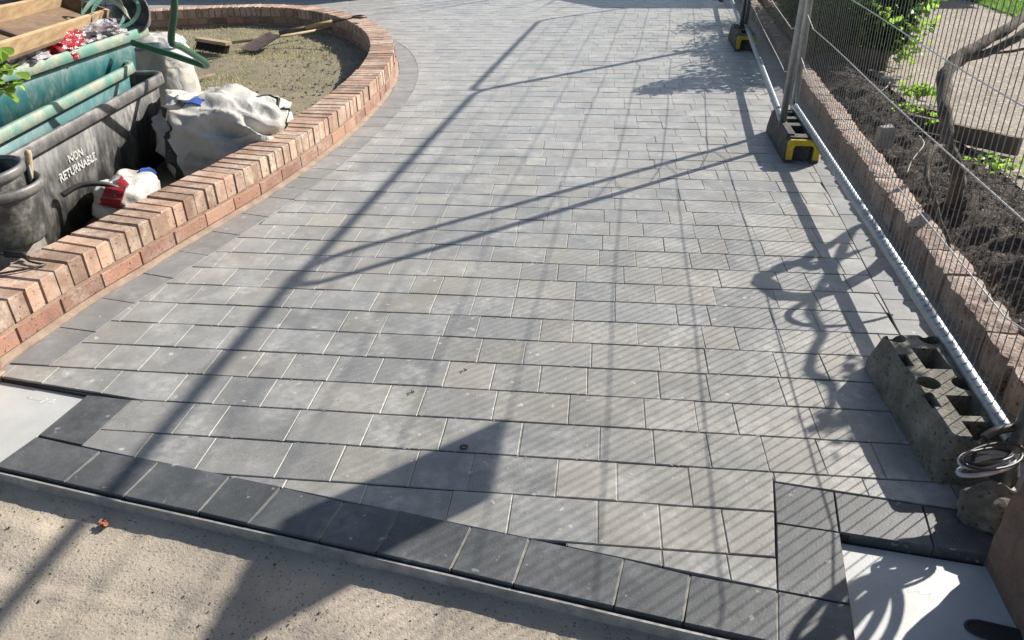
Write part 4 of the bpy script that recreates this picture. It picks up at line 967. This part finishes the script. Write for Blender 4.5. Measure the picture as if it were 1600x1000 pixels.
band(s2, f2, [(-100, 50), (-60, 46), (-20, 44), (20, 42)], 14, 'strap', M['galv'])
bag, fb = sack('bulk_bag', 'slumped dirty white woven bulk bag resting against the curved brick wall', 'bulk bag', (-2.255, 1.82, .135), (.345, .34, .215), R(20), M['bag'], 23, .06, .62, .55, 140, 80, .30)
band(bag, fb, [(228, -60), (230, -30), (233, 0), (232, 25), (230, 50), (236, 68)], 9, 'webbing_strap', M['strap'])
band(bag, fb, [(40, 60), (20, 40), (0, 28), (-14, 5)], 3, 'seam_tape', M['strap'])
band(bag, fb, [(236, 62), (245, 66), (258, 66)], 10, 'blue_tie', M['blue'], .012)
sm, fs_ = sack('plastic_sack', 'small white and red plastic bag stuffed between the tank and the brick wall', 'plastic bag', (-2.43, .93, .055), (.13, .21, .12), R(12), M['bag'], 31, .02, .7, .7, 60, 30)
band(sm, fs_, [(-95, 10), (-85, 35), (-70, 60), (-50, 74)], 34, 'red_print', M['redfilm'], .016)
band(sm, fs_, [(60, 10), (62, 35), (66, 55)], 8, 'blue_print', M['blue'], .014)
# black hose
hs = thing('hose', 'short length of black ribbed hose arching in front of the tank', 'hose', (-2.4, .8, .2)); mb = MB()
q = resample(bez([(-2.545, .62, .205), (-2.50, .70, .225), (-2.43, .77, .21), (-2.37, .82, .16), (-2.34, .86, .08)], 14), .005); mb.tube(q, .0135, 10, True, .05); mb.build('hose_wall', M['blackhose'], hs, (-2.4, .8, .2))
# buckets
def bucket(name, label, loc, rt_, rb, H, m, tilt=(0, 0)):
    o = thing(name, label, 'bucket', loc, 0, None); o.rotation_euler = (tilt[0], tilt[1], 0); b = MB(); n = 44
    def rg(r, z, wob=0): return [((r+wob*math.sin(3*2*PI*k_/n))*math.cos(2*PI*k_/n), (r+wob*math.sin(2*PI*k_/n*3))*math.sin(2*PI*k_/n), z) for k_ in range(n)]
    b.rings([rg(rb*.94, 0), rg(rb, .01), rg(rb+(rt_-rb)*.8, H-.06), rg(rt_-.002, H-.012, .002), rg(rt_-.006, H-.012), rg(rb-.004, .014)], True, True, True); b.build('body', m, o)
    r2 = MB(); r2.rings([rg(rt_-.004, H-.04, .002), rg(rt_+.010, H-.036, .002), rg(rt_+.013, H-.012, .002), rg(rt_+.008, H, .002), rg(rt_-.001, H+.001, .002), rg(rt_-.006, H-.012, .002)], True); r2.build('rim', M['blackrim'], o)
    return o
bk = (-2.462, .140)
mb = MB(); mb.box((0, 0, 0), (.17, .24, .10)); mb.box((0, .0, .10), (.16, .23, .095)); o = mb.build('concrete_block', M['stone']); o.location = (bk[0]-.02, bk[1], .045); tag(o, 'rough concrete block under the stacked buckets', 'block')
bucket('builders_bucket', 'dusty black builders bucket, lower one of the nested pair on the wall', (bk[0], bk[1], .195), .178, .142, .25, M['bucket'])
bucket('builders_bucket', 'dusty black builders bucket nested on top, a wooden handle sticking out', (bk[0]-.012, bk[1]-.02, .262), .168, .135, .25, M['bucket'], (R(2), R(-3)))
hh = thing('hammer', 'pale wooden tool handle sticking out of the upper bucket', 'tool', (bk[0]+.09, bk[1]+.10, .33)); mb = MB(); mb.tube([(0, 0, 0), (.01, .015, .12), (.018, .03, .2), (.02, .034, .215)], [.011, .011, .014, .010], 10); mb.build('handle', M['handle'], hh)
mb = MB(); mb.tube([(0, 0, -.05), (0.002, 0.002, .0), (.009, .014, .16)], [.02, .0155, .0145], 10); mb.build('sleeve', M['blackhose'], hh)
# black cable on the coping
cb = thing('cable', 'bent black cable lying over the coping at the left edge', 'cable', (-2.2, -.1, .2)); mb = MB()
mb.tube(bez([(-2.36, -.06, .225), (-2.27, -.055, .215), (-2.21, -.085, .21), (-2.14, -.098, .206)], 6), .0045, 8); mb.tube([(-2.14, -.098, .206), (-2.20, -.15, .206), (-2.33, -.22, .206)], .0045, 8); mb.build('lead', M['blackhose'], cb, (-2.2, -.1, .2))
mb = MB(); mb.tube([(-2.33, -.06, .226), (-2.26, -.05, .22), (-2.235, -.06, .216)], [.013, .014, .008], 10); mb.build('plug', M['blackhose'], cb, (-2.2, -.1, .2))
# plant at the left edge
pl = thing('succulent_plant', 'bright green round-leaved plant poking in at the left edge before the tubs', 'plant', (-2.62, -.15, 0)); pq = (-2.62, -.15, 0)
random.seed(90); mb = MB(); lf = MB()
for i in range(7):
    tip = Vector((-1.985+random.gauss(0, .02), -.13+random.gauss(0, .03), .98+random.uniform(-.07, .05))) if i < 4 else Vector((-2.15+random.gauss(0, .05), -.2, .95+random.uniform(-.1, .1)))
    q = bez([(-2.62, -.15, .0), (-2.5, -.15+random.gauss(0, .03), .5), (tip+Vector((-2.3, -.14, .8)))/2, tip], 6); mb.tube(q, [.012*(1-.7*j/len(q)) for j in range(len(q))], 7)
    for j in range(9):
        c = q[-1-random.randint(0, 5)]+Vector((random.gauss(0, .022), random.gauss(0, .022), random.gauss(0, .022))); Qr = Matrix.Rotation(random.random()*6.28, 3, 'Z') @ Matrix.Rotation(random.gauss(.5, .6), 3, 'X'); s_ = random.uniform(.015, .026)
        ring = [c+Qr @ Vector((s_*math.cos(a), s_*1.25*math.sin(a), .004*math.cos(2*a))) for a in [2*PI*k_/10 for k_ in range(10)]]; lf.add(ring, [tuple(range(10))])
mb.build('stem', M['bark'], pl, pq); lf.build('leaves', M['leafy'], pl, pq)
# broom and shovel on the lawn
br = thing('broom', 'stiff brown yard broom lying on the dry lawn', 'broom', (-3.85, 4.98, .03))
a = Vector((-4.10, 5.12, .05)); b = Vector((-3.62, 4.86, .05)); F = frame_mat(a, b); c = (a+b)/2; o0 = Vector((-3.85, 4.98, .03))
mb = MB(); mb.box(c-o0+Vector((0, 0, .055)), (.50, .075, .03), F); mb.build('head', M['handle'], br)
mb = MB(); random.seed(2)
for i in range(420):
    p0 = c-o0+F @ Vector((random.uniform(-.24, .24), random.uniform(-.032, .032), .04)); p1 = p0+F @ Vector((random.gauss(0, .008), -.04+random.gauss(0, .012), -.075)); mb.tube([p0, p1], .0028, 4, False)
mb.build('bristles', M['bristle'], br)
mb = MB(); mb.tube([Vector((-3.74, 4.98, .085))-o0, Vector((-3.3, 5.6, .06))-o0, Vector((-2.92, 6.25, .05))-o0], .0145, 10); mb.build('handle', M['handle'], br)
sv = thing('shovel', 'rusty square shovel propped on the broom handle with its grip on the wall', 'shovel', (-3.35, 5.1, .05)); so0 = Vector((-3.35, 5.1, .05))
a = Vector((-3.46, 4.98, .03)); b = Vector((-3.30, 5.42, .13)); F = frame_mat(a, b); mb = MB(); rg = []
for j in range(9):
    v = j/8; w_ = .125*(1 if v < .8 else 1-.35*(v-.8)/.2); rg.append([a-so0+F @ Vector((v*.42-.03, w_*math.sin(t), .028*(1-math.cos(t*1.1))-.0)) for t in [-1.3+2.6*k_/8 for k_ in range(9)]])
vs = [v for r_ in rg for v in r_]; fs = [(j*9+k_, j*9+k_+1, j*9+10+k_, j*9+9+k_) for j in range(8) for k_ in range(8)]
mb.add(vs, fs, True); mb.add([v+Vector((0, 0, -.004)) for v in vs], [f[::-1] for f in fs], True); mb.build('blade', M['steel'], sv)
c1 = Vector((-3.31, 5.36, .12)); c2 = Vector((-2.56, 5.53, .255))
mb = MB(); mb.tube([c1-so0, c1.lerp(c2, .35)-so0], [.022, .018], 10); mb.build('shaft', M['steel'], sv)
mb = MB(); mb.tube([c1.lerp(c2, .72)-so0, c2-so0, c2-so0, c2+Vector((.08, -.04, .0))-so0, c2+Vector((.13, .02, .0))-so0, c2+Vector((.06, .07, .0))-so0, c2+Vector((.004, .004, 0))-so0], .014, 8); mb.build('handle_grip', M['steel'], sv)
mb = MB(); mb.tube([c1.lerp(c2, .35)-so0, c1.lerp(c2, .72)-so0], .0185, 10); mb.build('grip', M['yellowgrip'], sv)
for i, (a, b, lb) in enumerate([((-3.95, 4.22, .01), (-3.66, 4.62, .02), 'thin dark batten on the grass under the wheelbarrow leg'), ((-3.70, 3.60, .01), (-3.62, 4.05, .02), 'pale split stick on the grass, left of two behind the bulk bag'), ((-3.58, 3.52, .01), (-3.37, 3.95, .02), 'pale split stick on the grass, right of two behind the bulk bag')]):
    board('wood_stick', lb, 'stick', a, b, .014, .02, M['timber'] if i == 0 else M['handle'], z=.0)
# near-black box added to stand in for the dark shade behind
dk = thing('dark_shade_box', 'dark box added in place of deep shade beyond the brick planter', 'wall', (-6, 9.2, 0)); mb = MB(); mb.box((0, 0, .4), (6.0, .4, .9)); mb.build('box_face', M['nearblack'], dk)
mb = MB(); mb.box((0, -.23, .0), (6.0, .06, .12)); mb.build('box_foot', M['blackrim'], dk)

# ------------------------------------------------------------------ unseen shapes added beyond the frame for their shadows
blocker = thing('far_shadow_box', 'unseen shadow-casting shed beyond the far end of the drive', 'blocker', (4.9, 11.6, 0))  # unseen box added only to throw the far dark shadow
mb = MB(); mb.box((0, 0, 1.1), (4.3, 2.4, 2.2)); mb.build('wall', M['timber'], blocker)
mb = MB(); mb.add([(-2.3, -1.35, 2.2), (2.3, -1.35, 2.2), (2.3, 1.35, 2.2), (-2.3, 1.35, 2.2), (-2.3, 0, 2.75), (2.3, 0, 2.75)], [(0, 1, 5, 4), (2, 3, 4, 5), (0, 4, 3), (1, 2, 5), (0, 3, 2, 1)]); mb.build('blocker_top', M['nearblack'], blocker)
bt = thing('far_shadow_branches', 'added branched shadow tree beyond the far end of the drive', 'caster', (1.6, 11.9, 0)); random.seed(17)  # unseen branches added to streak the far paving with shadow
mb = MB(); mb.tube([(0, 0, 0), (.03, 0, 1.2), (0, .05, 2.4)], [.06, .05, .035], 10); mb.build('trunk', M['bark'], bt)
mb = MB()
for i in range(26):
    z = random.uniform(1.2, 2.6); a = random.choice([0, PI])+random.gauss(0, .5)+.7; l = random.uniform(.8, 1.9)
    mb.tube(bez([(0, 0, z), (math.cos(a)*l*.5, math.sin(a)*l*.5, z+.25+random.random()*.3), (math.cos(a)*l, math.sin(a)*l, z+.6+random.random()*.8)], 5), [.018]*4+[.012]*4+[.006]*3, 6)
mb.build('caster_twigs', M['bark'], bt)
